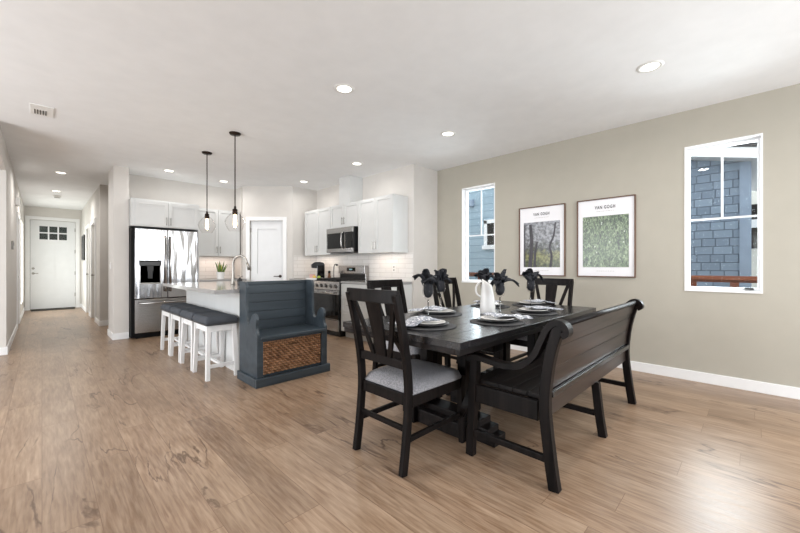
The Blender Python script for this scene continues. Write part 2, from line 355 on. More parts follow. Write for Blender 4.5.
def lathe(bm, prof, seg=28, c=(0, 0, 0), wob=None):
    rings = []
    for r, z in prof:
        if r < 1e-5: rings.append([bm.verts.new((c[0], c[1], c[2] + z))])
        else:
            rings.append([bm.verts.new((c[0] + r * (1 + (wob(2 * PI * j / seg, z) if wob else 0)) * math.cos(2 * PI * j / seg), c[1] + r * (1 + (wob(2 * PI * j / seg, z) if wob else 0)) * math.sin(2 * PI * j / seg), c[2] + z)) for j in range(seg)])
    for a, b in zip(rings, rings[1:]):
        for j in range(seg):
            k = (j + 1) % seg
            if len(a) == 1 and len(b) == 1: continue
            if len(a) == 1: bm.faces.new((a[0], b[k], b[j]))
            elif len(b) == 1: bm.faces.new((a[j], a[k], b[0]))
            else: bm.faces.new((a[j], a[k], b[k], b[j]))
    return bm
def ball(bm, c, r, sub=2, sc=(1, 1, 1)):
    g = bmesh.ops.create_icosphere(bm, subdivisions=sub, radius=r)
    for v in g['verts']: v.co = Vector((v.co.x * sc[0], v.co.y * sc[1], v.co.z * sc[2])) + Vector(c)
    return bm
def curve(pts, n=6):
    """catmull-rom through points"""
    P = [Vector(p) for p in pts]; out = []
    for i in range(len(P) - 1):
        p0, p1, p2, p3 = P[max(i - 1, 0)], P[i], P[i + 1], P[min(i + 2, len(P) - 1)]
        for k in range(n):
            t = k / n
            out.append(0.5 * ((2 * p1) + (p2 - p0) * t + (2 * p0 - 5 * p1 + 4 * p2 - p3) * t * t + (3 * p1 - p0 - 3 * p2 + p3) * t ** 3))
    out.append(P[-1]); return out
def obj(name, bm, mat, parent=None, bev=0, smooth=False, loc=None, rot=None, solid=0, sub=0):
    bmesh.ops.recalc_face_normals(bm, faces=bm.faces)
    me = bpy.data.meshes.new(name); bm.to_mesh(me); bm.free(); me.materials.append(mat)
    if smooth: me.shade_smooth()
    o = bpy.data.objects.new(name, me); C.objects.link(o)
    if parent: o.parent = parent
    if loc: o.location = loc
    if rot: o.rotation_euler = rot
    if solid:
        s = o.modifiers.new('solidify', 'SOLIDIFY'); s.thickness = solid; s.offset = 0
    if sub:
        s = o.modifiers.new('subsurf', 'SUBSURF'); s.levels = sub; s.render_levels = sub
    if bev:
        b = o.modifiers.new('bevel', 'BEVEL'); b.width = bev; b.segments = 2; b.limit_method = 'ANGLE'; b.angle_limit = math.radians(40); b.harden_normals = False
    return o
def tag(o, label=None, cat=None, group=None, kind=None):
    if label: o['label'] = label
    if cat: o['category'] = cat
    if group: o['group'] = group
    if kind: o['kind'] = kind
    return o
def thing(name, label, cat, loc=(0, 0, 0), rz=0, group=None):
    o = bpy.data.objects.new(name, None); o.empty_display_size = 0.1; C.objects.link(o)
    o.location = loc; o.rotation_euler = (0, 0, rz); tag(o, label, cat, group); return o
def struct(name, bm, mat, parent=None, **k):
    o = obj(name, bm, mat, parent, **k)
    if not parent: o['kind'] = 'structure'
    return o
def sgroup(name, loc=(0, 0, 0), rz=0):
    o = bpy.data.objects.new(name, None); C.objects.link(o); o.location = loc; o.rotation_euler = (0, 0, rz); o['kind'] = 'structure'; return o
def copy_tree(o, parent=None):
    c = o.copy(); C.objects.link(c)
    if parent: c.parent = parent
    for ch in list(o.children): copy_tree(ch, c)
    return c

# ================================================================== SETTING
XR, XK, XH, XL = 4.634, 4.05, 0.79, -0.33
struct('floor', box(-3.6, 8, -2.75, 14, -0.12, 0), M['floor']).data.name = 'floor'
bpy.data.objects['floor'].data.materials[0] = M['floor']
f = bpy.data.objects['floor']; f.scale = (1, 1, 1)
# trim the floor slab to the rooms (no floor outdoors)
bm = NB(); bx(bm, -3.6, 4.8, -2.75, 7.75, -0.12, 0); bx(bm, -1.6, 4.8, 7.75, 14, -0.12, 0); bm.to_mesh(f.data); bm.free()
struct('ceiling', bx(box(-3.6, 4.8, -2.75, 7.75, H, H + 0.2), -1.6, 4.8, 7.75, 14, H, H + 0.2), M['ceiling'])
# right wall with two window openings
W = [(-0.058, 0.504), (2.664, 3.24)]; WZ0, WZ1 = 0.905, 2.37
bm = NB(); T = 0.17
bx(bm, XR, XR + T, -2.75, 3.73, 0, WZ0); bx(bm, XR, XR + T, -2.75, 3.73, WZ1, H)
for a, b_ in ((-2.75, W[0][0]), (W[0][1], W[1][0]), (W[1][1], 3.73)): bx(bm, XR, XR + T, a, b_, WZ0, WZ1)
struct('wall_right', bm, M['wall_r'])
struct('wall_kitchen_return', box(XK + 0.12, XR + T, 3.73, 3.85, 0, H), M['wall_k'])
struct('wall_kitchen', box(XK, XK + 0.12, 3.73, 6.60, 0, H), M['wall_k'])
struct('wall_range_corner', box(3.50, XK, 6.48, 6.60, 0, H), M['wall_k'])
# diagonal pantry wall, local frame: x along the wall from its left end, front at y=0
DL = math.hypot(0.70, 0.70); dw = 2.80, 7.18
px0, px1, pz = 0.145, 0.145 + 0.655, 2.06
pg = box(0, px0, 0, 0.12, 0, H); bx(pg, px1, DL, 0, 0.12, 0, H); bx(pg, px0, px1, 0, 0.12, pz, H); bx(pg, px0, px1, 0.09, 0.12, 0, pz)
o = struct('wall_pantry', pg, M['wall_k']); o.location = (dw[0], dw[1], 0); o.rotation_euler = (0, 0, -PI / 4)
struct('wall_pantry_side', box(2.80, 2.92, 7.24, 7.60, 0, H), M['wall_k'])
struct('wall_fridge_side', box(1.0, 2.92, 7.60, 7.72, 0, H), M['wall_k'])
struct('wall_column', box(XH, 0.985, 7.12, 7.72, 0, H), M['wall_k'])
# hall right wall with two cased doorways
hd = [(9.75, 10.55), (11.1, 11.85)]; dz = 2.08
bm = NB(); bx(bm, XH, XH + 0.12, 8.97, hd[0][0], 0, H); bx(bm, XH, XH + 0.12, hd[0][1], hd[1][0], 0, H); bx(bm, XH, XH + 0.12, hd[1][1], 13.5, 0, H)
for a, b_ in hd: bx(bm, XH, XH + 0.12, a, b_, dz, H); bx(bm, XH + 0.09, XH + 0.12, a, b_, 0, dz)
bx(bm, XH + 0.12, 3.0, 8.97, 9.09, 0, H)
struct('wall_hall_right', bm, M['wall_k'])
struct('wall_stair_end', box(2.98, 3.1, 7.72, 9.09, 0, H), M['wall_k'])
# left wall: opening up to y 6.93 with a header
bm = NB(); bx(bm, XL - 0.12, XL, 5.8, 6.93, 2.41, H)
bx(bm, XL - 0.12, XL, 6.93, 9.7, 0, H); bx(bm, XL - 0.12, XL, 9.7, 10.5, dz, H); bx(bm, XL - 0.12, XL - 0.09, 9.7, 10.5, 0, dz); bx(bm, XL - 0.12, XL, 10.5, 11.5, 0, H); bx(bm, XL - 0.12, XL, 12.9, 13.5, 0, H); bx(bm, XL - 0.12, XL, 11.5, 12.9, 0, 0.3); bx(bm, XL - 0.12, XL, 11.5, 12.9, 2.2, H)  # the opening nearest the front door is added for the hall fill lamp
bx(bm, -3.6, XL - 0.12, 6.93, 7.05, 0, H)
struct('wall_left', bm, M['wall_k'])
bm = NB(); bx(bm, -3.6, -3.48, -2.75, 2.0, 0, H); bx(bm, -3.6, -3.48, 5.2, 7.05, 0, H); bx(bm, -3.6, -3.48, 2.0, 5.2, 0, 0.3); bx(bm, -3.6, -3.48, 2.0, 5.2, 2.5, H)
bx(bm, -3.56, -3.53, 3.55, 3.65, 0.3, 2.5)
struct('wall_side_room', bm, M['wall_k'])
bm = NB(); bx(bm, -3.6, 0.6, -2.75, -2.6, 0, H); bx(bm, 4.0, XR + T, -2.75, -2.6, 0, H); bx(bm, 0.6, 4.0, -2.75, -2.6, 2.35, H); bx(bm, 2.26, 2.34, -2.72, -2.64, 0, 2.35)
struct('wall_back', bm, M['wall_k'])
# front wall around the front door
FD = (-0.225, 0.665, 2.40)
bm = NB(); bx(bm, XL - 0.12, FD[0], 13.5, 13.65, 0, H); bx(bm, FD[1], XH + 0.12, 13.5, 13.65, 0, H); bx(bm, FD[0], FD[1], 13.5, 13.65, FD[2], H)
struct('wall_front', bm, M['wall_k'])

# baseboards
BH, BT = 0.102, 0.014
struct('baseboard_right', box(XR - BT, XR, -2.6, 3.73, 0, BH), M['trim'], bev=0.003)
struct('baseboard_kitchen_return', box(XK + 0.02, XR - BT, 3.73 - BT, 3.73, 0, BH), M['trim'], bev=0.003)
bm = box(XH - BT, XH, 7.12 - BT, 7.72, 0, BH); bx(bm, XH, 0.983, 7.12 - BT, 7.12, 0, BH)
struct('baseboard_column', bm, M['trim'], bev=0.003)
bm = NB()
for a, b_ in ((8.97 - BT, 9.66), (10.64, 11.01), (11.94, 13.5)): bx(bm, XH - BT, XH, a, b_, 0, BH)
bx(bm, XH, 2.9, 8.97 - BT, 8.97, 0, BH)
struct('baseboard_hall_right', bm, M['trim'], bev=0.003)
bm = NB(); bx(bm, XL, XL + BT, 6.93 - BT, 9.61, 0, BH); bx(bm, XL, XL + BT, 10.59, 13.5, 0, BH); bx(bm, -3.4, XL, 6.93 - BT, 6.93, 0, BH)
struct('baseboard_left', bm, M['trim'], bev=0.003)
struct('baseboard_front', bx(box(XL + BT, FD[0] - 0.09, 13.5 - BT, 13.5, 0, BH), FD[1] + 0.09, XH - BT, 13.5 - BT, 13.5, 0, BH), M['trim'], bev=0.003)
struct('baseboard_pantry_side', box(2.80 - BT, 2.80, 7.24, 7.59, 0, BH), M['trim'])

# windows in the right wall
def window(n, y0, y1):
    t = sgroup('window_%d' % n, (XR, y0, WZ0)); wd, ht = y1 - y0, WZ1 - WZ0
    bm = NB(); e = 0.012
    for a in ((-0.006, 0.16, 0, e, 0.02, ht - e), (-0.006, 0.16, wd - e, wd, 0.02, ht - e), (-0.006, 0.16, 0, wd, ht - e, ht), (-0.012, 0.16, 0, wd, 0, 0.02)): bx(bm, *a)
    obj('window_jamb', bm, M['trim'], t)
    bm = NB(); fw = 0.022; a0, a1 = 0.07, 0.13; i = e + 0.001
    bx(bm, a0, a1, i, i + fw, 0.021 + fw, ht - i - fw); bx(bm, a0, a1, wd - i - fw, wd - i, 0.021 + fw, ht - i - fw); bx(bm, a0, a1, i, wd - i, ht - i - fw, ht - i); bx(bm, a0, a1, i, wd - i, 0.0205, 0.021 + fw)
    obj('window_frame', bm, M['vinyl'], t)
    zc = 1.63 - WZ0
    bm = NB(); bx(bm, 0.094, 0.104, i + fw, wd - i - fw, zc - 0.009, zc + 0.009); bx(bm, 0.0935, 0.1045, wd / 2 - 0.009, wd / 2 + 0.009, zc + 0.009, ht - i - fw)
    obj('window_muntin', bm, M['vinyl'], t)
    obj('window_glass', box(0.109, 0.113, i + fw - 0.004, wd - i - fw + 0.004, fw + 0.017, ht - i - fw + 0.004), M['pane'], t)
    bm = NB(); bx(bm, 0.05, 0.069, 0.06, 0.12, 0.03, 0.048); bx(bm, 0.035, 0.055, 0.075, 0.13, 0.035, 0.043)
    if n == 1: obj('window_latch', bm, M['black'], t, bev=0.002)
    else: bm.free()
window(1, *W[0]); window(2, *W[1])

# casings
def casing(name, w_, h_, loc, rz, cw=0.085, d=0.018):
    bm = NB(); bx(bm, -cw, 0, -d, 0, 0, h_ + cw); bx(bm, w_, w_ + cw, -d, 0, 0, h_ + cw); bx(bm, 0, w_, -d, 0, h_, h_ + cw)
    o = struct(name, bm, M['trim'], bev=0.003); o.location = loc; o.rotation_euler = (0, 0, rz); return o
casing('trim_1', FD[1] - FD[0], FD[2], (FD[0], 13.5, 0), 0)
casing('trim_2', px1 - px0, pz, (dw[0] + px0 * 0.7071, dw[1] - px0 * 0.7071, 0), -PI / 4, cw=0.075)
casing('trim_3', 0.80, dz, (XH, hd[0][1], 0), -PI / 2)
casing('trim_4', 0.75, dz, (XH, hd[1][1], 0), -PI / 2)
casing('trim_5', 0.80, dz, (XL, 9.7, 0), PI / 2)

def panel_door(t, w_, h_, rects, mat, y0=0.0, th=0.04):
    """slab with sunk panels; front at y0 facing -y"""
    xs = sorted({0, w_} | {r[0] for r in rects} | {r[1] for r in rects}); zs = sorted({0, h_} | {r[2] for r in rects} | {r[3] for r in rects})
    bm = NB()
    for i in range(len(xs) - 1):
        for j in range(len(zs) - 1):
            cx, cz = (xs[i] + xs[i + 1]) / 2, (zs[j] + zs[j + 1]) / 2
            sunk = any(r[0] < cx < r[1] and r[2] < cz < r[3] for r in rects)
            hole = any(r[0] < cx < r[1] and r[2] < cz < r[3] and len(r) > 4 for r in rects)
            if hole: continue
            bx(bm, xs[i], xs[i + 1], y0 + (0.018 if sunk else 0), y0 + th, zs[j], zs[j + 1])
    bmesh.ops.remove_doubles(bm, verts=bm.verts, dist=1e-5)
    return bm
# front door
t = sgroup('door_1', (FD[0] + 0.006, 13.53, 0.02)); dwid = FD[1] - FD[0] - 0.012; dh = FD[2] - 0.026
lx0, lx1, lz0, lz1 = 0.17, dwid - 0.17, 1.86, 2.22
px = (lx1 - lx0)
rects = [(lx0, lx0 + px / 2 - 0.02, 0.28, 1.74), (lx0 + px / 2 + 0.02, lx1, 0.28, 1.74)]
cw_ = (px - 0.06) / 3; ch_ = (lz1 - lz0 - 0.03) / 2; panes = []
for i in range(3):
    for j in range(2):
        x_ = lx0 + i * (cw_ + 0.03); z_ = lz0 + j * (ch_ + 0.03); rects.append((x_, x_ + cw_, z_, z_ + ch_, 1)); panes.append((x_, x_ + cw_, z_, z_ + ch_))
obj('door_panel', panel_door(t, dwid, dh, rects, None, 0, 0.045), M['doorpaint'], t)
for p in panes: obj('glass_pane', box(p[0] - .002, p[1] + .002, 0.02, 0.026, p[2] - .002, p[3] + .002), M['pane'], t)
bm = NB(); lathe(bm, [(0, -0.03), (0.028, -0.03), (0.03, -0.01), (0.03, 0)], 16); bmesh.ops.rotate(bm, verts=bm.verts, matrix=Matrix.Rotation(-PI / 2, 3, 'X'))
for v in bm.verts: v.co = Vector((0.055 + v.co.x, -abs(v.co.y), 1.08 + v.co.z))
obj('deadbolt', bm, M['nickel'], t)
bm = NB(); tube(bm, [(0.055, 0, 0.95), (0.055, -0.05, 0.95)], 0.012); tube(bm, [(0.045, -0.05, 0.95), (0.15, -0.055, 0.95)], 0.009); tube(bm, [(0.055, -0.001, 0.95), (0.055, -0.01, 0.95)], 0.03, 16)
obj('door_handle', bm, M['nickel'], t)
for z_ in (0.3, 0.9, 1.5, 2.1): obj('hinge', box(dwid - 0.012, dwid + 0.004, -0.008, 0.0, z_, z_ + 0.1), M['nickel'], t)
obj('threshold', box(0, dwid, -0.03, 0.05, -0.019, -0.002), M['brass'], t)
# pantry door
t = sgroup('door_2', (dw[0] + (px0 + 0.004) * 0.7071 + 0.03 * 0.7071, dw[1] - (px0 + 0.004) * 0.7071 + 0.03 * 0.7071, 0.01), -PI / 4)
pw = px1 - px0 - 0.008
obj('door_panel', panel_door(t, pw, pz - 0.015, [(0.13, pw - 0.13, 0.25, 0.86), (0.13, pw - 0.13, 1.0, pz - 0.17)], None, 0, 0.04), M['doorpaint'], t)
bm = NB(); tube(bm, [(pw - 0.06, 0, 0.95), (pw - 0.06, -0.05, 0.95)], 0.011); tube(bm, [(pw - 0.05, -0.05, 0.95), (pw - 0.17, -0.055, 0.95)], 0.008); tube(bm, [(pw - 0.06, -0.001, 0.95), (pw - 0.06, -0.012, 0.95)], 0.028, 16)
obj('door_handle', bm, M['bronze'], t)
for z_ in (0.25, 1.05, 1.82): obj('hinge', box(-0.004, 0.012, -0.007, 0, z_, z_ + 0.09), M['nickel'], t)
# doors seen edge-on in the hall
def flatdoor(n, w_, loc, rz):
    t = sgroup('door_%d' % n, loc, rz)
    obj('door_panel', panel_door(t, w_ - 0.01, dz - 0.015, [(0.12, w_ - 0.13, 0.25, 0.86), (0.12, w_ - 0.13, 1.0, dz - 0.17)], None, 0, 0.035), M['doorpaint'], t)
    bm = NB(); tube(bm, [(0.06, 0, 0.95), (0.06, -0.03, 0.95)], 0.011); ball(bm, (0.06, -0.045, 0.95), 0.025); obj('door_handle', bm, M['nickel'], t)
flatdoor(3, 0.80, (XH + 0.045, hd[0][1] - 0.005, 0.01), -PI / 2)
flatdoor(4, 0.75, (XH + 0.045, hd[1][1] - 0.005, 0.01), -PI / 2)
flatdoor(5, 0.80, (XL - 0.045, 9.705, 0.01), PI / 2)

# ---------------------------------------------------------------- outdoors
tag(obj('gravel_yard', box(-12, 14, -8, 26, -0.62, -0.6), M['ground']), kind='structure')
hs = thing('neighbouring_house', 'blue-grey neighbouring house with shingle and lap siding seen through the windows', 'house', (8.2, 0, -0.6))
def rake(y): return 3.06 + 0.6 + (y - 0.81) * 0.24
bm = NB(); prism(bm, [(0.13, 0), (3.0, 0), (3.0, rake(3.0)), (0.13, rake(0.13))], 0, 3.0, 'YZ'); obj('shingle_wall', bm, M['shingle'], hs)
bm = NB(); bx(bm, -0.01, 3.0, 3.0, 12, 0, 6.0); obj('lap_wall', bm, M['lap'], hs)
bm = NB(); bx(bm, -0.03, 0.1, 0.03, 0.17, 0, rake(0.1)); obj('corner_board', bm, M['housetrim'], hs)
bm = NB(); prism(bm, [(-0.5, rake(-0.5)), (3.0, rake(3.0)), (3.0, rake(3.0) + 0.17), (-0.5, rake(-0.5) + 0.17)], -0.3, 3.2, 'YZ'); obj('fascia', bm, M['vinyl'], hs)
bm = NB(); prism(bm, [(-0.55, rake(-0.5) + 0.17), (0.42, rake(0.42) + 0.175), (0.42, rake(0.42) + 0.23), (-0.55, rake(-0.5) + 0.23)], -0.33, 3.2, 'YZ'); obj('roof_edge', bm, M['roofing'], hs)
wn = obj('window_trim', bx(bx(bx(box(-0.04, 0.02, 4.25, 4.37, 2.25, 2.95), -0.04, 0.02, 4.93, 5.02, 2.25, 2.95), -0.04, 0.02, 4.25, 5.02, 2.87, 2.97), -0.05, 0.02, 4.2, 5.07, 2.2, 2.31), M['vinyl'], hs)
obj('window_pane', box(-0.02, 0.0, 4.37, 4.93, 2.31, 2.87), M['bglass'], wn)
obj('vent_hood', box(-0.10, -0.01, 5.32, 5.46, 3.36, 3.55), M['housetrim'], hs, bev=0.02)
h2 = thing('distant_house', 'cream house further back glimpsed past the blue house corner', 'house', (12.5, -1.6, -0.6))
obj('wall', bx(box(0, 3, 0.2, 1.72, 0, 4.2), 0.05, 3, -2.5, 0.2, 0, 3.2), M['cream'], h2)
obj('roof', prism(NB(), [(-0.2, 4.2), (2.0, 4.2), (0.9, 4.9)], -0.2, 3.2, 'YZ'), M['roofing'], h2)
wn = obj('window_trim', bx(bx(box(-0.04, 0, 1.42, 1.48, 2.2, 3.3), -0.04, 0, 1.70, 1.76, 2.2, 3.3), -0.04, 0, 1.48, 1.70, 2.72, 2.92), M['vinyl'], h2)
obj('window_pane', box(-0.02, 0.0, 1.48, 1.70, 2.2, 3.3), M['bglass'], wn)
dr = thing('deck_railing', 'red-brown wooden deck railing outside the right-hand windows', 'railing', (6.0, 0, -0.575))
obj('top_rail', bx(box(-0.05, 0.07, -2.0, 6.5, 1.56, 1.61), -0.01, 0.03, -2.0, 6.5, 1.53, 1.56), M['deckwood'], dr, bev=0.004)
obj('bottom_rail', box(-0.01, 0.03, -2.0, 6.5, 0.7, 0.78), M['deckwood'], dr)
y_ = -1.83
first = None
while y_ < 6.4:
    if first is None: first = obj('baluster', box(-0.03, 0.05, -0.04, 0.04, -0.025, 1.53), M['deckwood'], dr, loc=(0, y_, 0))
    else:
        c = first.copy(); C.objects.link(c); c.location = (0, y_, 0)
    y_ += 0.40
hg = thing('entry_shrub', 'dark evergreen shrub outside the front door glass', 'shrub', (0.25, 15.6, -0.6))
bm = NB(); ball(bm, (0, 0, 1.75), 1.35, 4, (1.3, 0.55, 1.15))
for v in bm.verts: v.co += v.co.normalized() * 0.0 + Vector((0, 0, 0)) + (v.co - Vector((0, 0, 1.75))).normalized() * (noise.noise(v.co * 3) * 0.25 + noise.noise(v.co * 9) * 0.12)
obj('foliage', bm, M['leaf'], hg); obj('stem', tube(NB(), [(0, 0, 0), (0, 0, 0.7)], 0.06), M['amber'], hg)

# ================================================================== CEILING FIXTURES
def downlight(x, y, label, first=[None], grp='recessed ceiling lights'):
    if first[0] is None:
        t = thing('recessed_light', label, 'ceiling light', (x, y, H), 0, grp)
        obj('trim_ring', lathe(NB(), [(0.062, -0.001), (0.066, -0.008), (0.088, -0.006), (0.092, -0.0005)], 32), M['plasticwhite'], t, smooth=True)
        obj('lens', lathe(NB(), [(0, -0.004), (0.0655, -0.004), (0.0655, -0.001)], 28), M['lens'], t)
        l = bpy.data.lights.new('recessed_light_beam', 'AREA'); l.shape = 'DISK'; l.size = 0.13; l.energy = CAN_E; l.color = (1.0, 0.975, 0.94); l.spread = math.radians(165)
        lo = bpy.data.objects.new('beam', l); C.objects.link(lo); lo.parent = t; lo.location = (0, 0, -0.012)
        first[0] = t
    else:
        t = copy_tree(first[0]); t.location = (x, y, H); t['label'] = label
        if x > 1 and y > 4:  # the kitchen circuit is dimmed
            for c in t.children:
                if c.type == 'LIGHT': c.data = c.data.copy(); c.data.energy = CAN_E * 0.5
        elif x < 1 and y > 7:
            for c in t.children:
                if c.type == 'LIGHT': c.data = c.data.copy(); c.data.energy = CAN_E * 1.5
    return t
for x, y, lb in [(1.90, 2.59, 'large round recessed ceiling light mid-ceiling, nearer than the pendant lamps'),
                 (3.402, 0.585, 'round recessed ceiling light nearest the right-hand window, topmost in the photo'),
                 (3.416, 2.589, 'round recessed ceiling light between the far window and the range corner'),
                 (3.422, 4.338, 'round recessed ceiling light just right of the white hood duct box'),
                 (3.449, 5.958, 'round recessed ceiling light in front of the pantry corner by the range'),
                 (1.48, 6.858, 'round recessed ceiling light above the refrigerator'),
                 (2.385, 7.0, 'round recessed ceiling light behind the two pendant rods'),
                 (0.226, 8.296, 'round recessed ceiling light at the hallway entrance'),
                 (0.21, 10.40, 'round recessed ceiling light deeper in the hallway beside the smoke detector'),
                 (1.90, 0.585, 'added out-of-view recessed ceiling light above the camera side of the dining area'),  # this and the next three are out of view, added for more light
                 (3.40, -1.4, 'added out-of-view recessed ceiling light behind the camera near the right wall'),
                 (1.90, -1.4, 'added out-of-view recessed ceiling light behind the camera'),
                 (-1.9, 2.6, 'added out-of-view recessed ceiling light in the open room to the left'),
                 (0.22, 12.3, 'round recessed ceiling light just inside the front door')]:
    if (x, y) == (0.22, 12.3): continue
    downlight(x, y, lb)
t = thing('air_vent', 'white rectangular ceiling register with dark slots', 'vent', (0.0, 5.13, H))
obj('vent_plate', box(-0.085, 0.085, -0.16, 0.16, -0.008, 0), M['plasticwhite'], t, bev=0.003)
for k in range(5): obj('vent_slot', box(-0.055 + k * 0.02, -0.047 + k * 0.02, -0.02, 0.12, -0.011, -0.008), M['dsteel'], t)
t = thing('smoke_detector', 'small round white smoke detector on the hallway ceiling', 'smoke detector', (0.24, 11.05, H))
obj('detector_body', lathe(NB(), [(0, -0.05), (0.04, -0.05), (0.062, -0.035), (0.07, -0.01), (0.07, 0)], 24), M['plasticwhite'], t, smooth=True)
obj('detector_grille', lathe(NB(), [(0.045, -0.0525), (0.05, -0.053), (0.052, -0.045)], 24), M['thermo'], t)

def pendant(y, label, zb):
    t = thing('pendant_lamp', label, 'pendant lamp', (1.62, y, H), 0, 'glass pendants over the island')
    zs = zb - H
    obj('ceiling_canopy', lathe(NB(), [(0, -0.025), (0.055, -0.022), (0.065, -0.008), (0.065, 0)], 28), M['bronze'], t, smooth=True)
    obj('rod', tube(NB(), [(0, 0, -0.02), (0, 0, zs + 0.26)], 0.0065), M['bronze'], t)
    obj('socket', lathe(NB(), [(0.0, 0.30), (0.012, 0.30), (0.014, 0.27), (0.028, 0.262), (0.030, 0.205), (0.022, 0.2), (0, 0.2)], 20, (0, 0, zs)), M['bronze'], t, smooth=True)
    prof = [(0.030, 0.235), (0.036, 0.225), (0.078, 0.18), (0.108, 0.125), (0.112, 0.105), (0.092, 0.045), (0.062, 0.0)]
    pr = [(p[0], p[1]) for p in [(0, 0)][:0]]
    cv = curve([(r, 0, z) for r, z in prof], 4)
    obj('glass_shade', lathe(NB(), [(p.x, p.z) for p in cv], 32, (0, 0, zs)), M['thin'], t, smooth=True)
    obj('bulb', lathe(NB(), [(0, 0.045), (0.010, 0.05), (0.019, 0.075), (0.020, 0.1), (0.016, 0.15), (0.012, 0.2)], 20, (0, 0, zs)), M['bulb'], t, smooth=True)
    l = bpy.data.lights.new('pendant_glow', 'POINT'); l.energy = PEND_E; l.color = (1, 0.85, 0.66); l.shadow_soft_size = 0.05
    lo = bpy.data.objects.new('glow', l); C.objects.link(lo); lo.parent = t; lo.location = (0, 0, zs + 0.0)
pendant(4.38, 'clear glass pendant on the nearer dark rod, hanging above the faucet', 1.57)
pendant(5.40, 'clear glass pendant on the farther dark rod, hanging near the refrigerator', 1.62)

# ================================================================== KITCHEN
def shaker(t, name, x0, x1, z0, z1, y=0.0, mat=None, rail=0.055, th=0.02):
    bm = NB(); g = 0.002
    x0 += g; x1 -= g; z0 += g; z1 -= g
    bx(bm, x0, x0 + rail, y - th, y, z0, z1); bx(bm, x1 - rail, x1, y - th, y, z0, z1)
    bx(bm, x0 + rail, x1 - rail, y - th, y, z0, z0 + rail); bx(bm, x0 + rail, x1 - rail, y - th, y, z1 - rail, z1)
    bx(bm, x0 + rail, x1 - rail, y - th + 0.009, y, z0 + rail, z1 - rail)
    return obj(name, bm, mat or M['cab'], t, loc=None)
def pull(parent, x, z, y, vert=True, ln=0.13):
    bm = NB(); h = ln / 2
    if vert:
        tube(bm, [(x, y - 0.028, z - h), (x, y - 0.028, z + h)], 0.005, 8)
        for s in (-1, 1): tube(bm, [(x, y, z + s * h * 0.7), (x, y - 0.028, z + s * h * 0.7)], 0.004, 8)
    else:
        tube(bm, [(x - h, y - 0.028, z), (x + h, y - 0.028, z)], 0.005, 8)
        for s in (-1, 1): tube(bm, [(x + s * h * 0.7, y, z), (x + s * h * 0.7, y - 0.028, z)], 0.004, 8)
    return obj('handle', bm, M['nickel'], parent)
def upper(label, loc, rz, w_, d, h_, group='white shaker wall cabinets', doors=2, ends=0.0):
    t = thing('wall_cabinet', label, 'cabinet', loc, rz, group)
    obj('body', box(0, w_, 0, d, 0, h_), M['cab'], t, bev=0.001)
    dw_ = (w_ - 2 * ends) / doors
    for i in range(doors):
        dd = shaker(t, 'door', ends + i * dw_, ends + (i + 1) * dw_, 0, h_)
        hx = ends + (i + 1) * dw_ - 0.03 if i % 2 == 0 else ends + i * dw_ + 0.03
        pull(dd, hx, 0.12, -0.02)
    return t
# range wall, faces at x = 3.72 (doors 2 cm proud); local x runs towards the camera
XF = 3.74
upper('white two-door wall cabinet left of the microwave, in the corner', (XF, 6.40, 1.37), -PI / 2, 0.905, XK - XF - 0.002, 0.88)
upper('short white two-door wall cabinet above the microwave', (XF, 5.49, 1.83), -PI / 2, 0.80, XK - XF - 0.002, 0.42)
upper('tall white two-door wall cabinet right of the microwave', (XF, 4.685, 1.37), -PI / 2, 0.835, XK - XF - 0.002, 0.88)
tag(obj('duct_cover', box(3.76, XK - 0.002, 4.97, 5.28, 2.252, H - 0.002), M['cab'], bev=0.002), 'white box duct cover rising from the cabinets to the ceiling', 'duct cover')
# fridge wall
upper('white two-door wall cabinet between refrigerator and pantry', (1.975, 7.27, 1.35), 0, 0.80, 0.328, 0.89)
t = thing('refrigerator_surround', 'white cabinet with two doors above the refrigerator, with end panels', 'cabinet', (0.99, 6.95, 0))
obj('body', bx(box(0, 0.97, 0.0, 0.64, 1.80, 2.24), 0.95, 0.97, 0, 0.64, 0, 1.80), M['cab'], t)
for i in range(2):
    dd = shaker(t, 'door', 0.045 + i * 0.455, 0.50 + i * 0.455, 1.815, 2.215); pull(dd, 0.47 if i == 0 else 0.53, 1.90, -0.02)
# refrigerator
t = thing('refrigerator', 'stainless steel french-door refrigerator with ice and water dispenser', 'refrigerator', (1.03, 6.93, 0))
FW = 0.90
obj('body', bx(box(-0.038, FW, 0.045, 0.645, 0.02, 1.775), 0.03, FW - 0.03, 0.06, 0.62, 0.0, 0.02), M['fridge_side'], t)
# left door with dispenser recess
r = [(0.05, 0.37, 0.25, 0.60)]
xs = [0.004, 0.05, 0.37, 0.444]; z0f, z1f = 0.64, 1.76
bm = NB(); bx(bm, 0.004, 0.06, 0, 0.055, z0f, z1f); bx(bm, 0.36, 0.444, 0, 0.055, z0f, z1f); bx(bm, 0.06, 0.36, 0, 0.055, z0f, 0.87); bx(bm, 0.06, 0.36, 0, 0.055, 1.25, z1f)
ld = obj('door', bm, M['fridge'], t, bev=0.004)
dp = obj('dispenser', bx(bx(box(0.06, 0.36, 0.045, 0.055, 0.87, 1.25), 0.06, 0.075, 0.005, 0.05, 0.87, 1.17), 0.345, 0.36, 0.005, 0.05, 0.87, 1.17), M['steel'], ld)
obj('control_panel', box(0.065, 0.355, 0.002, 0.03, 1.165, 1.235), M['black'], ld, bev=0.003)
obj('drip_tray', box(0.08, 0.34, 0.0, 0.045, 0.87, 0.89), M['nickel'], ld)
obj('spout', bx(box(0.17, 0.25, 0.01, 0.045, 1.08, 1.16), 0.18, 0.24, 0.02, 0.045, 0.96, 1.08), M['dsteel'], ld)
rd = obj('door', box(0.452, FW - 0.004, 0, 0.055, z0f, z1f), M['fridge'], t, bev=0.004)
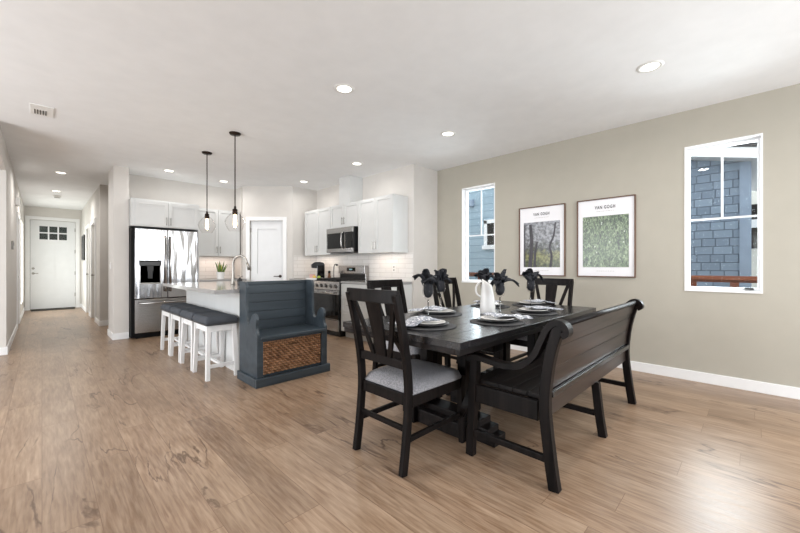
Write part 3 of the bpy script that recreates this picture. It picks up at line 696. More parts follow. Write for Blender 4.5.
def vhandle(p, x, z0, z1):
    bm = NB(); tube(bm, [(x, -0.05, z0), (x, -0.05, z1)], 0.012, 10)
    for z in (z0 + 0.05, z1 - 0.05): tube(bm, [(x, 0, z), (x, -0.05, z)], 0.009, 8)
    return obj('handle', bm, M['steel'], p, smooth=True)
vhandle(ld, 0.415, 0.74, 1.66); vhandle(rd, 0.482, 0.74, 1.66)
fz = obj('freezer_drawer', box(0.004, FW - 0.004, 0, 0.055, 0.09, 0.625), M['steel'], t, bev=0.004)
bm = NB(); tube(bm, [(0.05, -0.05, 0.565), (FW - 0.05, -0.05, 0.565)], 0.012, 10)
for x in (0.1, FW - 0.1): tube(bm, [(x, 0, 0.565), (x, -0.05, 0.565)], 0.009, 8)
obj('handle', bm, M['steel'], fz, smooth=True)

# backsplash
tag(obj('tile_backsplash', box(1.975, 2.795, 7.588, 7.598, 0.92, 1.348), M['tile_b']), 'white subway tile backsplash behind the plant, beside the refrigerator', 'backsplash')
bm = box(XK - 0.012, XK - 0.002, 3.735, 6.478, 0.92, 1.37)
t = tag(obj('tile_backsplash', bm, M['tile_r']), 'white subway tile backsplash along the range wall', 'backsplash')
tag(obj('tile_backsplash', box(3.52, XK - 0.014, 6.468, 6.478, 0.92, 1.37), M['tile_b']), 'white subway tile backsplash on the short wall left of the coffee maker', 'backsplash')
t = thing('wall_outlet', 'white outlet plate on the tile right of the range', 'outlet', (XK - 0.012, 4.15, 1.12), -PI / 2)
obj('plate', box(-0.035, 0.035, -0.006, 0, -0.057, 0.057), M['plasticwhite'], t, bev=0.002)
obj('socket', bx(box(-0.015, 0.015, -0.009, -0.006, 0.01, 0.04), -0.015, 0.015, -0.009, -0.006, -0.04, -0.01), M['thermo'], t)

# base cabinets
def base(label, loc, rz, w_, d, spec, group='white shaker base cabinets', name='base_cabinet'):
    t = thing(name, label, 'cabinet', loc, rz, group)
    obj('body', bx(box(0, w_, 0, d, 0.105, 0.876), 0, w_, 0.07, d, 0, 0.105), M['cab'], t)
    x = 0
    for kind, ww in spec:
        if kind == 'drawers':
            for z0, z1 in ((0.11, 0.40), (0.40, 0.68), (0.68, 0.87)):
                q = shaker(t, 'drawer', x, x + ww, z0, z1, rail=0.03 if z1 > 0.8 else 0.05); pull(q, x + ww / 2, (z0 + z1) / 2, -0.02, False)
        else:
            q = shaker(t, 'door', x, x + ww, 0.11, 0.68); pull(q, x + ww - 0.03, 0.6, -0.02)
            q = shaker(t, 'drawer', x, x + ww, 0.68, 0.87, rail=0.03); pull(q, x + ww / 2, 0.775, -0.02, False)
        x += ww
    return t
XB = 3.45
base('white base cabinet with drawers right of the range, behind the dining chairs', (XB, 4.762, 0), -PI / 2, 1.0, XK - XB - 0.002, [('drawers', 0.50), ('door', 0.50)])
base('white base cabinet left of the range, tucked into the corner', (XB, 6.46, 0), -PI / 2, 0.925, XK - XB - 0.002, [('door', 0.4625), ('door', 0.4625)])
base('white base cabinet under the back counter beside the refrigerator', (1.975, 6.99, 0), 0, 0.80, 0.605, [('door', 0.40), ('drawers', 0.40)])
tag(obj('countertop', box(XB - 0.03, XK - 0.013, 3.755, 4.765, 0.878, 0.915), M['quartz'], bev=0.004), 'grey quartz countertop right of the range', 'countertop')
tag(obj('countertop', box(XB - 0.03, XK - 0.013, 5.535, 6.467, 0.878, 0.915), M['quartz'], bev=0.004), 'grey quartz countertop left of the range, under the coffee maker', 'countertop')
tag(obj('countertop', box(1.965, 2.795, 6.96, 7.587, 0.878, 0.915), M['quartz'], bev=0.004), 'grey quartz back countertop under the potted plant', 'countertop')

# range (local front -y, x 0..0.76)
t = thing('gas_range', 'stainless steel gas range with black oven door and five knobs', 'stove', (3.38, 5.53, 0), -PI / 2)
RW = 0.76
obj('body', bx(box(0, RW, 0.03, 0.63, 0.08, 0.90), 0.03, RW - 0.03, 0.06, 0.6, 0, 0.08), M['black'], t)
od = obj('oven_door', bx(bx(box(0.01, RW - 0.01, 0, 0.03, 0.69, 0.755), 0.01, RW - 0.01, 0, 0.03, 0.275, 0.285), 0.01, 0.02, 0, 0.03, 0.285, 0.69), M['steel'], t, bev=0.002)
obj('oven_window', box(0.02, RW - 0.01, 0.002, 0.028, 0.285, 0.69), M['bglass'], od)
bm = NB(); tube(bm, [(0.06, -0.05, 0.72), (RW - 0.06, -0.05, 0.72)], 0.013, 10)
for x in (0.1, RW - 0.1): tube(bm, [(x, 0, 0.72), (x, -0.05, 0.72)], 0.01, 8)
obj('handle', bm, M['steel'], od, smooth=True)
obj('warming_drawer', box(0.01, RW - 0.01, 0, 0.03, 0.09, 0.268), M['steel'], t, bev=0.002)
bm = NB(); prism(bm, [(-0.005, 0.765), (0.03, 0.765), (0.05, 0.90), (0.025, 0.90)], 0.005, RW - 0.005, 'YZ'); obj('control_panel', bm, M['steel'], t)
for i in range(5):
    bm = NB(); tube(bm, [(0.1 + i * 0.14, 0.015, 0.83), (0.1 + i * 0.14, -0.025, 0.824)], 0.024, 14)
    k = obj('knob', bm, M['steel'], t); 
    obj('knob_collar', tube(NB(), [(0.1 + i * 0.14, 0.02, 0.831), (0.1 + i * 0.14, 0.002, 0.829)], 0.029, 14), M['black'], k)
obj('cooktop', box(0, RW, 0.03, 0.60, 0.90, 0.915), M['black'], t, bev=0.003)
for g in range(3):
    bm = NB(); x0 = 0.02 + g * 0.243; x1 = x0 + 0.233
    for yy in (0.06, 0.19, 0.31, 0.43, 0.55): bx(bm, x0, x1, yy, yy + 0.012, 0.935, 0.95)
    for xx in (x0, (x0 + x1) / 2, x1 - 0.012): bx(bm, xx, xx + 0.012, 0.06, 0.562, 0.915, 0.948)
    obj('grate', bm, M['iron'], t)
bg_ = obj('backguard', bx(box(0.0, RW, 0.57, 0.63, 0.915, 1.03), 0.0, RW, 0.545, 0.63, 1.03, 1.17), M['steel'], t, bev=0.004)
obj('vent_grille', box(0.03, RW - 0.01, 0.562, 0.571, 0.93, 1.02), M['iron'], bg_)
obj('display', box(0.26, 0.50, 0.54, 0.546, 1.065, 1.135), M['bglass'], bg_)
# clock digits 12:00-style strokes left unlit in the photo: a faint bar only
obj('clock_display', box(0.34, 0.42, 0.538, 0.541, 1.09, 1.11), M['clock'], bg_)

# microwave
t = thing('microwave', 'stainless over-the-range microwave with black glass door', 'microwave', (3.63, 5.487, 1.40), -PI / 2)
obj('body', box(0, 0.76, 0.03, 0.41, 0, 0.425), M['black'], t)
d = obj('door', bx(bx(bx(box(0, 0.56, 0, 0.03, 0.0, 0.065), 0, 0.56, 0, 0.03, 0.335, 0.425), 0, 0.02, 0, 0.03, 0.065, 0.335), 0.545, 0.56, 0, 0.03, 0.065, 0.335), M['steel'], t, bev=0.002)
obj('door_glass', box(0.02, 0.545, 0.003, 0.027, 0.065, 0.335), M['bglass'], d)
bm = NB(); tube(bm, curve([(0.52, 0.0, 0.34), (0.52, -0.045, 0.31), (0.52, -0.055, 0.2), (0.52, -0.045, 0.09), (0.52, 0.0, 0.06)]), 0.011, 10); obj('handle', bm, M['steel'], d, smooth=True)
obj('control_panel', box(0.562, 0.76, 0.0, 0.03, 0.065, 0.335), M['bglass'], t)
obj('lower_trim', box(0.562, 0.76, 0, 0.03, 0, 0.064), M['steel'], t, bev=0.002); obj('upper_trim', box(0.562, 0.76, 0, 0.03, 0.336, 0.425), M['steel'], t, bev=0.002)
obj('underside_vent', box(0.05, 0.7, 0.06, 0.34, -0.012, 0), M['dsteel'], t)
for yy, lb in ((6.0, 'a'), (4.25, 'b')):
    area('under_cabinet_glow', (3.86, yy, 1.362), (0, 0, 0), 0.03, 0.6, 1.2, (1.0, 0.84, 0.70))
area('under_cabinet_glow', (2.38, 7.42, 1.342), (0, 0, 0), 0.6, 0.03, 1.4, (1.0, 0.82, 0.72))

# counter items
t = thing('coffee_maker', 'black pod coffee maker in the counter corner left of the range', 'coffee maker', (3.80, 6.05, 0.915), -PI / 2 - 0.5)
obj('body', prism(NB(), [(-0.10, 0), (0.13, 0), (0.13, 0.27), (0.11, 0.31), (0.04, 0.33), (-0.06, 0.32), (-0.12, 0.28), (-0.12, 0.21), (0.0, 0.20), (0.0, 0.04), (-0.10, 0.04)], -0.085, 0.085, 'YZ'), M['black'], t, bev=0.012)
obj('chrome_band', prism(NB(), [(-0.125, 0.245), (-0.115, 0.245), (-0.115, 0.275), (-0.125, 0.275)], -0.06, 0.06, 'YZ'), M['steel'], t)
obj('water_tank', box(0.087, 0.13, -0.02, 0.12, 0.02, 0.26), M['bglass'], t, bev=0.01)
t = thing('stand_mixer_lamp', 'small black curved-neck utensil standing on the counter behind the range corner', 'utensil', (3.93, 5.69, 0.915)); t.name = 'utensil_stand'
obj('neck', tube(NB(), curve([(0, 0, 0.015), (0, 0, 0.2), (0, -0.01, 0.25), (0, -0.05, 0.285), (0, -0.085, 0.275)]), 0.007), M['black'], t, smooth=True)
obj('head', ball(NB(), (0, -0.095, 0.268), 0.022, 2, (1, 1.3, 0.9)), M['black'], t, smooth=True)
obj('foot', lathe(NB(), [(0, 0), (0.05, 0), (0.05, 0.012), (0.01, 0.018), (0, 0.018)], 20), M['black'], t)
t = thing('pepper_mill', 'round dark wooden mill on the counter between coffee maker and range', 'mill', (3.78, 5.62, 0.915))
obj('body', lathe(NB(), [(0, 0), (0.035, 0), (0.03, 0.05), (0.02, 0.08), (0.03, 0.11), (0.0, 0.115)], 20), M['amber'], t, smooth=True)
obj('knob', ball(NB(), (0, 0, 0.135), 0.028), M['espresso'], t, smooth=True)
t = thing('serving_tray', 'white rectangular tray holding fruit on the counter left of the range', 'tray', (3.56, 5.73, 0.915))
obj('base', box(-0.09, 0.09, -0.17, 0.17, 0, 0.008), M['ceramic'], t); obj('rim', bx(bx(bx(box(-0.1, -0.09, -0.18, 0.18, 0, 0.03), 0.09, 0.1, -0.18, 0.18, 0, 0.03), -0.09, 0.09, -0.18, -0.17, 0, 0.03), -0.09, 0.09, 0.17, 0.18, 0, 0.03), M['ceramic'], t)
for i, (dx, dy) in enumerate([(-0.02, -0.13), (0.03, -0.06)]):
    tag(obj('lime', ball(NB(), (0, 0, 0), 0.03, 2, (1, 1.2, 1)), M['lime'], smooth=True, loc=(3.56 + dx, 5.73 + dy, 0.953)), ['green lime at the range end of the white tray', 'green lime in the middle of the white tray'][i], 'lime', 'limes on the tray')
tag(obj('lemon', ball(NB(), (0, 0, 0), 0.033, 2, (1, 1.3, 1)), M['lemon'], smooth=True, loc=(3.55, 5.765, 0.957)), 'yellow lemon on the white tray beside the limes', 'lemon')
tag(obj('tea_packet', box(-0.03, 0.03, -0.05, 0.05, 0, 0.085), M['pinkbox'], bev=0.004, loc=(3.56, 5.848, 0.9235)), 'pale pink packet at the coffee maker end of the tray', 'packet')

# plant
t = thing('potted_snake_plant', 'snake plant with yellow-edged leaves in a white pot on the back counter', 'plant', (2.37, 7.12, 0.915))
obj('pot', lathe(NB(), [(0, 0), (0.058, 0), (0.075, 0.13), (0.078, 0.135), (0.07, 0.135), (0.066, 0.115), (0, 0.115)], 28), M['ceramic'], t, smooth=False)
obj('soil', lathe(NB(), [(0, 0.118), (0.064, 0.118)], 20), M['soil'], t)
for i in range(11):
    a = i * 2.4; r0 = 0.018 + 0.02 * (i % 3); L = 0.15 + 0.1 * ((i * 7) % 5) / 5; lean = 0.15 + 0.28 * (i % 3) / 2
    bm = NB(); dirv = Vector((math.cos(a), math.sin(a), 0)); side = Vector((-math.sin(a + 0.5), math.cos(a + 0.5), 0)); prev = None
    for k in range(7):
        s = k / 6; c = dirv * (r0 + L * lean * s ** 1.4) + Vector((0, 0, 0.112 + L * s)); wd = 0.017 * (1 - s ** 2.5) * (0.75 + 0.6 * s) + 0.0008
        q = [bm.verts.new(c - side * wd), bm.verts.new(c + dirv * 0.004), bm.verts.new(c + side * wd)]
        if prev:
            for j in range(2): bm.faces.new((prev[j], prev[j + 1], q[j + 1], q[j]))
        prev = q
    obj('leaf', bm, M['snake'] if i % 3 else M['snakeedge'], t, solid=0.003, smooth=True)

# ================================================================== ISLAND
t = thing('kitchen_island', 'white kitchen island base with plain back panel behind the stools', 'island', (1.49, 3.80, 0))
obj('body', bx(bx(bx(box(0, 0.02, 0.02, 2.09, 0, 0.876), 0.72, 0.74, 0.02, 2.09, 0, 0.876), 0.02, 0.72, 2.07, 2.09, 0, 0.876), 0.02, 0.72, 0.02, 1.96, 0, 0.08), M['cab'], t)
obj('end_panel', box(-0.012, 0.752, 0.0, 0.02, 0, 0.876), M['cab'], t)
obj('top_trim', box(-0.012, 0, 0.02, 2.09, 0.80, 0.876), M['cab'], t)
bm = NB(); X0, X1, Y0, Y1 = 1.20, 2.26, 3.775, 5.92; sx0, sx1, sy0, sy1 = 1.86, 2.17, 4.16, 4.90
for a in ((X0, sx0, Y0, Y1), (sx1, X1, Y0, Y1), (sx0, sx1, Y0, sy0), (sx0, sx1, sy1, Y1)): bx(bm, *a, 0.878, 0.918)
bmesh.ops.remove_doubles(bm, verts=bm.verts, dist=1e-5)
tag(obj('island_countertop', bm, M['quartz']), 'light grey quartz island countertop with stool overhang', 'countertop')
t = thing('kitchen_sink', 'stainless undermount sink set in the island countertop', 'sink', (sx0, sy0, 0.878))
sw, sl = sx1 - sx0, sy1 - sy0
obj('basin', bx(bx(bx(bx(box(0.001, sw - .001, 0.001, sl - .001, -0.19, -0.185), 0.001, 0.006, 0, sl, -0.185, 0.0), sw - 0.006, sw - 0.001, 0, sl, -0.185, 0), 0, sw, 0.001, 0.006, -0.185, 0), 0, sw, sl - 0.006, sl - 0.001, -0.185, 0), M['steel'], t)
obj('drain', lathe(NB(), [(0, 0.003), (0.04, 0.003), (0.045, 0)], 20, (sw / 2, sl / 2, -0.185)), M['nickel'], t)
t = thing('kitchen_faucet', 'brushed nickel gooseneck faucet with pull-down spray on the island', 'faucet', (1.75, 4.80, 0.918), 0)
fx = (1.75, 4.80)
obj('base', lathe(NB(), [(0, 0), (0.028, 0), (0.026, 0.012), (0.022, 0.03), (0.018, 0.10), (0.014, 0.16)], 20), M['nickel'], t, smooth=True)
dv = Vector((0.62, -0.78, 0)).normalized()
gp = [(0, 0.15), (0, 0.27), (0.03, 0.345), (0.10, 0.375), (0.165, 0.345), (0.195, 0.28)]
obj('gooseneck', tube(NB(), curve([dv * r + Vector((0, 0, z)) for r, z in gp], 6), 0.012, 12), M['nickel'], t, smooth=True)
sp_ = obj('spray_head', tube(NB(), [dv * 0.193 + Vector((0, 0, 0.285)), dv * 0.205 + Vector((0, 0, 0.25)), dv * 0.222 + Vector((0, 0, 0.19))], [0.014, 0.017, 0.02], 14), M['nickel'], t, smooth=True)
obj('lever', tube(NB(), [(0.015, -0.015, 0.075), (0.05, -0.05, 0.085), (0.09, -0.085, 0.11)], 0.006), M['nickel'], t, smooth=True)
t = thing('soap_bottle', 'small black soap bottle on the island right of the faucet', 'bottle', (1.76, 4.60, 0.918))
obj('bottle', lathe(NB(), [(0, 0), (0.028, 0), (0.03, 0.01), (0.03, 0.07), (0.012, 0.085), (0.01, 0.095), (0, 0.095)], 18), M['black'], t, smooth=True)
obj('pump', tube(NB(), [(0, 0, 0.094), (0, 0, 0.115), (-0.03, -0.01, 0.118)], 0.004), M['nickel'], t)

# counter stools
def make_stool():
    t = thing('counter_stool', 'x', 'stool', (0, 0, 0), 0, 'saddle stools along the island')
    X, Y = 0.14, 0.215
    for sx in (-1, 1):
        for sy in (-1, 1):
            obj('leg', sweep(NB(), [(sx * X, sy * Y, 0), (sx * (X - 0.015), sy * (Y - 0.03), 0.55)], 0.038, 0.038, (0, 1, 0), 1.1), M['stoolwhite'], t, bev=0.003)
    bm = NB()
    for sx in (-1, 1): bx(bm, sx * 0.125 - 0.011, sx * 0.125 + 0.011, -0.17, 0.17, 0.485, 0.55)
    for sy in (-1, 1): bx(bm, -0.113, 0.113, sy * 0.188 - 0.011, sy * 0.188 + 0.011, 0.485, 0.55)
    obj('seat_frame', bm, M['stoolwhite'], t, bev=0.002)
    for sy in (-1, 1): obj('stretcher', box(-0.125, 0.125, sy * 0.207 - 0.012, sy * 0.207 + 0.012, 0.12, 0.155), M['stoolwhite'], t, bev=0.002)
    obj('footrest', box(-0.013, 0.013, -0.196, 0.196, 0.125, 0.15), M['stoolwhite'], t, bev=0.002)
    # tufted cushion
    bm = NB(); nx, ny = 18, 26; hx, hy = 0.158, 0.228; top = {}
    for i in range(nx + 1):
        for j in range(ny + 1):
            u, v = i / nx * 2 - 1, j / ny * 2 - 1
            e = (1 - abs(u) ** 6) * (1 - abs(v) ** 8); z = 0.592 + 0.048 * max(0, e) ** 0.4 + 0.012 * v * v
            for tu in (-0.5, 0.5):
                for tv in (-0.6, 0, 0.6):
                    z -= 0.024 * math.exp(-((u - tu) ** 2 / 0.02 + (v - tv) ** 2 / 0.01))
            z -= 0.007 * math.exp(-((v % 0.6 - 0.0) ** 2) / 0.002) + 0.004 * math.exp(-(abs(u) - 0.5) ** 2 / 0.003)
            top[i, j] = bm.verts.new((u * hx, v * hy, z))
    for i in range(nx):
        for j in range(ny): bm.faces.new((top[i, j], top[i + 1, j], top[i + 1, j + 1], top[i, j + 1]))
    ed = [e for e in bm.edges if e.is_boundary]
    r_ = bmesh.ops.extrude_edge_only(bm, edges=ed)
    for v in r_['geom']:
        if isinstance(v, bmesh.types.BMVert): v.co.z = 0.552; v.co.x *= 0.98; v.co.y *= 0.985
    bmesh.ops.holes_fill(bm, edges=[e for e in bm.edges if e.is_boundary])
    cu = obj('seat_cushion', bm, M['greyup'], t, smooth=True)
    bm = NB()
    for k in range(26):
        v = -1 + 2 * (k + 0.5) / 26
        for s in (-1, 1): ball(bm, (s * (hx - 0.001), v * hy, 0.562), 0.005, 1)
    for k in range(18):
        v = -1 + 2 * (k + 0.5) / 18
        for s in (-1, 1): ball(bm, (v * hx, s * (hy - 0.001), 0.562), 0.005, 1)
    obj('nailhead_trim', bm, M['nail'], cu)
    return t
st = make_stool()
for i, lb in enumerate(['white backless stool with charcoal tufted seat, nearest to the blue bench', 'white backless stool with charcoal tufted seat, second from the blue bench', 'white backless stool with charcoal tufted seat, third from the blue bench', 'white backless stool with charcoal tufted seat, farthest from the bench, nearest the refrigerator']):
    q = st if i == 0 else copy_tree(st)
    q.location = (1.315, 4.115 + 0.497 * i, 0); q['label'] = lb

# ================================================================== BLUE HALL BENCH
bw, bd = 0.78, 0.43
t = thing('hall_bench', 'slate blue high-backed wooden bench with scalloped sides against the island end', 'bench', (1.44, 3.775, 0))
prof = [(0, 0), (0, 1.0), (-.115, 1.0), (-.145, .992), (-.165, .97), (-.172, .94), (-.168, .90), (-.163, .85), (-.163, .78), (-.168, .70), (-.175, .64), (-.187, .60), (-.205, .578), (-.225, .572), (-.245, .58), (-.262, .60), (-.275, .63), (-.292, .66), (-.315, .683), (-.345, .695), (-.375, .69), (-.398, .67), (-.408, .64), (-.404, .61), (-.396, .585), (-.396, .555), (-.405, .53), (-.42, .515), (-.43, .50), (-.43, 0)]
for x in (0, bw - 0.028): obj('side_panel', prism(NB(), prof, x, x + 0.028, 'YZ'), M['bluegrey'], t, bev=0.002)
bm = NB(); nb = 9
for k in range(nb):
    z0 = 0.10 + k * 0.0961; bx(bm, 0.028, bw - 0.028, -0.022, -0.002, z0 + 0.0025, z0 + 0.0936)
bx(bm, 0.028, bw - 0.028, -0.008, 0, 0.1, 0.965); bx(bm, 0.028, bw - 0.028, -0.03, 0, 0.965, 0.995)
obj('back_panel', bm, M['bluegrey'], t, bev=0.0015)
obj('seat', box(0.028, bw - 0.028, -0.445, -0.022, 0.447, 0.475), M['bluegrey'], t, bev=0.004)
obj('front_frame', bx(bx(box(0.028, 0.06, -0.43, -0.405, 0.08, 0.447), bw - 0.06, bw - 0.028, -0.43, -0.405, 0.08, 0.447), 0.06, bw - 0.06, -0.43, -0.41, 0.425, 0.447), M['bluegrey'], t, bev=0.002)
obj('shelf', box(0.028, bw - 0.028, -0.405, -0.022, 0.08, 0.10), M['bluegrey'], t)
obj('plinth', bx(bx(box(-0.025, bw + 0.025, -0.46, -0.431, 0, 0.085), -0.025, 0, -0.431, 0.0, 0, 0.085), bw, bw + 0.025, -0.431, 0.0, 0, 0.085), M['bluegrey'], t, bev=0.006)
# basket
t = thing('wicker_basket', 'brown woven rattan basket in the cubby under the blue bench seat', 'basket', (1.44 + bw / 2, 3.775 - 0.22, 0.101))
bm = NB(); w2, d2, hb = 0.325, 0.175, 0.312
def wallgrid(p0, p1, outn, nu, nv, hole=None):
    g = {}
    for i in range(nu + 1):
        for j in range(nv + 1):
            u, v = i / nu, j / nv; p = Vector(p0).lerp(Vector(p1), u); p.z = v * hb
            bul = 0.009 * (1 if (i + j) % 2 else -1) if 0 < i < nu else 0
            g[i, j] = bm.verts.new(p + Vector(outn) * bul)
    for i in range(nu):
        for j in range(nv):
            if hole and hole[0] <= i < hole[1] and hole[2] <= j < hole[3]: continue
            bm.faces.new((g[i, j], g[i + 1, j], g[i + 1, j + 1], g[i, j + 1]))
wallgrid((-w2, -d2, 0), (w2, -d2, 0), (0, -1, 0), 28, 14, (12, 16, 11, 12)); wallgrid((-w2, d2, 0), (w2, d2, 0), (0, 1, 0), 28, 14)
wallgrid((-w2, -d2, 0), (-w2, d2, 0), (-1, 0, 0), 14, 14); wallgrid((w2, -d2, 0), (w2, d2, 0), (1, 0, 0), 14, 14)
obj('woven_side', bm, M['wicker'], t, solid=0.008)
obj('base', box(-w2, w2, -d2, d2, 0, 0.006), M['wicker'], t)
obj('rim', tube(NB(), [(-w2, -d2, hb), (w2, -d2, hb), (w2, d2, hb), (-w2, d2, hb), (-w2, -d2, hb)], 0.010, 8), M['wicker'], t)
bm = NB(); tube(bm, [(-0.037, -d2 - 0.004, 0.252), (0.037, -d2 - 0.004, 0.252), (0.037, -d2 - 0.004, 0.289), (-0.037, -d2 - 0.004, 0.289), (-0.037, -d2 - 0.004, 0.252)], 0.005, 6)
obj('handle_opening', bm, M['wicker'], t)

# ================================================================== DINING TABLE
TX0, TX1, TY0, TY1, TZ = 1.513, 3.735, 1.07, 2.08, 0.76
t = thing('dining_table', 'dark espresso plank-top trestle dining table', 'table', ((TX0 + TX1) / 2, (TY0 + TY1) / 2, 0))
hw, hd_ = (TX1 - TX0) / 2, (TY1 - TY0) / 2
bm = NB(); n = 6; pwid = 2 * hd_ / n
for k in range(n): bx(bm, -hw + 0.09, hw - 0.09, -hd_ + k * pwid + 0.0008, -hd_ + (k + 1) * pwid - 0.0008, TZ - 0.038, TZ)
bx(bm, -hw, -hw + 0.088, -hd_, hd_, TZ - 0.038, TZ); bx(bm, hw - 0.088, hw, -hd_, hd_, TZ - 0.038, TZ)
obj('tabletop', bm, M['tabletop'], t, bev=0.0015)
bm = NB(); e = 0.006
bx(bm, -hw + e, hw - e, -hd_ + e, -hd_ + 0.04, TZ - 0.072, TZ - 0.0385); bx(bm, -hw + e, hw - e, hd_ - 0.04, hd_ - e, TZ - 0.072, TZ - 0.0385)
bx(bm, -hw + e, -hw + 0.04, -hd_ + 0.04, hd_ - 0.04, TZ - 0.072, TZ - 0.0385); bx(bm, hw - 0.04, hw - e, -hd_ + 0.04, hd_ - 0.04, TZ - 0.072, TZ - 0.0385)
obj('edge_band', bm, M['espx'], t, bev=0.003)
bm = NB(); a_ = 0.16
bx(bm, -hw + 0.3, hw - 0.3, -hd_ + a_, -hd_ + a_ + 0.025, 0.63, TZ - 0.039); bx(bm, -hw + 0.3, hw - 0.3, hd_ - a_ - 0.025, hd_ - a_, 0.63, TZ - 0.039)
obj('apron', bm, M['espx'], t, bev=0.003)
for s in (-1, 1):
    xc = s * 0.53
    bm = NB(); prism(bm, [(-0.41, 0), (-0.41, 0.06), (-0.36, 0.06), (-0.36, 0.10), (-0.30, 0.10), (-0.30, 0.14), (0.30, 0.14), (0.30, 0.10), (0.36, 0.10), (0.36, 0.06), (0.41, 0.06), (0.41, 0)], xc - 0.07, xc + 0.07, 'YZ')
    bx(bm, xc - 0.13, xc + 0.13, -0.24, 0.24, 0.0, 0.10)
    ft = obj('pedestal_foot', bm, M['espx'], t, bev=0.006)
    obj('cross_beam', box(xc - 0.06, xc + 0.06, -0.40, 0.40, 0.60, 0.685), M['espx'], t, bev=0.006)
    for sy in (-1, 1):
        for sx in (-1, 1):
            obj('pedestal_post', sweep(NB(), [(xc + sx * 0.062, sy * 0.17, 0.14), (xc + sx * 0.055, sy * 0.17, 0.6)], 0.07, 0.07, (0, 1, 0)), M['espresso'], t, bev=0.005)
        pp = curve([(xc + s * 0.12, sy * 0.17, 0.12), (xc + s * 0.17, sy * 0.25, 0.24), (xc + s * 0.14, sy * 0.30, 0.44), (xc + s * 0.26, sy * 0.34, 0.66)], 8)
        obj('curved_brace', sweep(NB(), pp, 0.05, 0.022, (0, 1, 0)), M['espresso'], t, bev=0.003)
obj('stretcher_beam', box(-0.46, 0.46, -0.045, 0.045, 0.14, 0.24), M['espx'], t, bev=0.005)

# ================================================================== CHAIRS
def make_chair():
    t = thing('dining_chair', 'x', 'chair', (0, 0, 0), 0, 'dining chairs with grey tweed seats')
    E_ = M['espresso']
    for sy in (-1, 1):
        y = sy * 0.205
        pth = curve([(-0.29, y, 0), (-0.262, y, 0.2), (-0.245, y, 0.42), (-0.258, y, 0.6), (-0.295, y, 0.8), (-0.345, y, 1.0)], 4)
        obj('back_post', sweep(NB(), pth, 0.034, 0.044, (0, 1, 0), [1.0] * len(pth)), E_, t, bev=0.004)
        obj('front_leg', sweep(NB(), [(0.246, sy * 0.212, 0.44), (0.250, sy * 0.214, 0.25), (0.254, sy * 0.215, 0)], 0.044, 0.044, (0, 1, 0), [1, 0.95, 0.75]), E_, t, bev=0.004)
    def X(z): return -0.258 - 0.087 * max(0, (z - 0.6) / 0.4) ** 1.2
    bm = NB(); sweep(bm, curve([(X(0.985), -0.222, 0.985), (X(0.985) - 0.012, -0.1, 0.985), (X(0.985) - 0.015, 0, 0.985), (X(0.985) - 0.012, 0.1, 0.985), (X(0.985), 0.222, 0.985)], 3), 0.075, 0.026, (0, 0, 1)); obj('top_rail', bm, E_, t, bev=0.004)
    obj('lower_rail', box(X(0.6) - 0.011, X(0.6) + 0.011, -0.19, 0.19, 0.575, 0.625), E_, t, bev=0.003)
    bm = NB(); z0, z1 = 0.62, 0.955
    def slat(b0, b1, t0, t1):
        vs = []
        for (ya, yb, z) in ((b0, b1, z0), ((b0 + t0) / 2, (b1 + t1) / 2, (z0 + z1) / 2), (t0, t1, z1)):
            x = X(z); vs.append([bm.verts.new((x - 0.008, ya, z)), bm.verts.new((x - 0.008, yb, z)), bm.verts.new((x + 0.008, yb, z)), bm.verts.new((x + 0.008, ya, z))])
        for a, b in zip(vs, vs[1:]):
            for j in range(4): bm.faces.new((a[j], a[(j + 1) % 4], b[(j + 1) % 4], b[j]))
        bm.faces.new(vs[0][::-1]); bm.faces.new(vs[-1])
    slat(-0.042, 0.042, -0.062, 0.062); obj('center_splat', bm, E_, t, bev=0.002)
    for s in (-1, 1):
        bm = NB(); slat(s * 0.055, s * 0.088, s * 0.155, s * 0.188); obj('diagonal_slat', bm, E_, t, bev=0.002)
    bm = NB()
    for s in (-1, 1): bx(bm, -0.235, 0.215, s * 0.215 - 0.012, s * 0.215 + 0.012, 0.365, 0.43)
    bx(bm, 0.236, 0.260, -0.2, 0.2, 0.365, 0.43); bx(bm, -0.25, -0.228, -0.19, 0.19, 0.365, 0.43)
    obj('seat_frame', bm, E_, t, bev=0.003)
    # cushion
    bm = NB(); nx, ny = 14, 14; g = {}
    for i in range(nx + 1):
        for j in range(ny + 1):
            u, v = i / nx * 2 - 1, j / ny * 2 - 1
            hx = 0.257; hy = 0.222 + 0.018 * (u + 1) / 2
            # rounded front corners
            k = 1 - 0.09 * max(0, u) ** 6 * abs(v) ** 4
            z = 0.437 + 0.05 * max(0, (1 - abs(u) ** 7) * (1 - abs(v) ** 7)) ** 0.5 + 0.006 * (1 - u * u) * (1 - v * v)
            g[i, j] = bm.verts.new((0.021 + u * hx * k, v * hy * k, z))
    for i in range(nx):
        for j in range(ny): bm.faces.new((g[i, j], g[i + 1, j], g[i + 1, j + 1], g[i, j + 1]))
    r_ = bmesh.ops.extrude_edge_only(bm, edges=[e for e in bm.edges if e.is_boundary])
    for v in r_['geom']:
        if isinstance(v, bmesh.types.BMVert): v.co.z = 0.43; v.co.x *= 0.985; v.co.y *= 0.985
    bmesh.ops.holes_fill(bm, edges=[e for e in bm.edges if e.is_boundary])
    obj('seat_cushion', bm, M['tweed'], t, smooth=True)
    for s in (-1, 1): obj('side_stretcher', box(-0.25, 0.225, s * 0.212 - 0.011, s * 0.212 + 0.011, 0.175, 0.205), E_, t, bev=0.003)
    obj('rear_stretcher', box(-0.265, -0.245, -0.19, 0.19, 0.225, 0.255), E_, t, bev=0.003)
    return t
ch = make_chair()
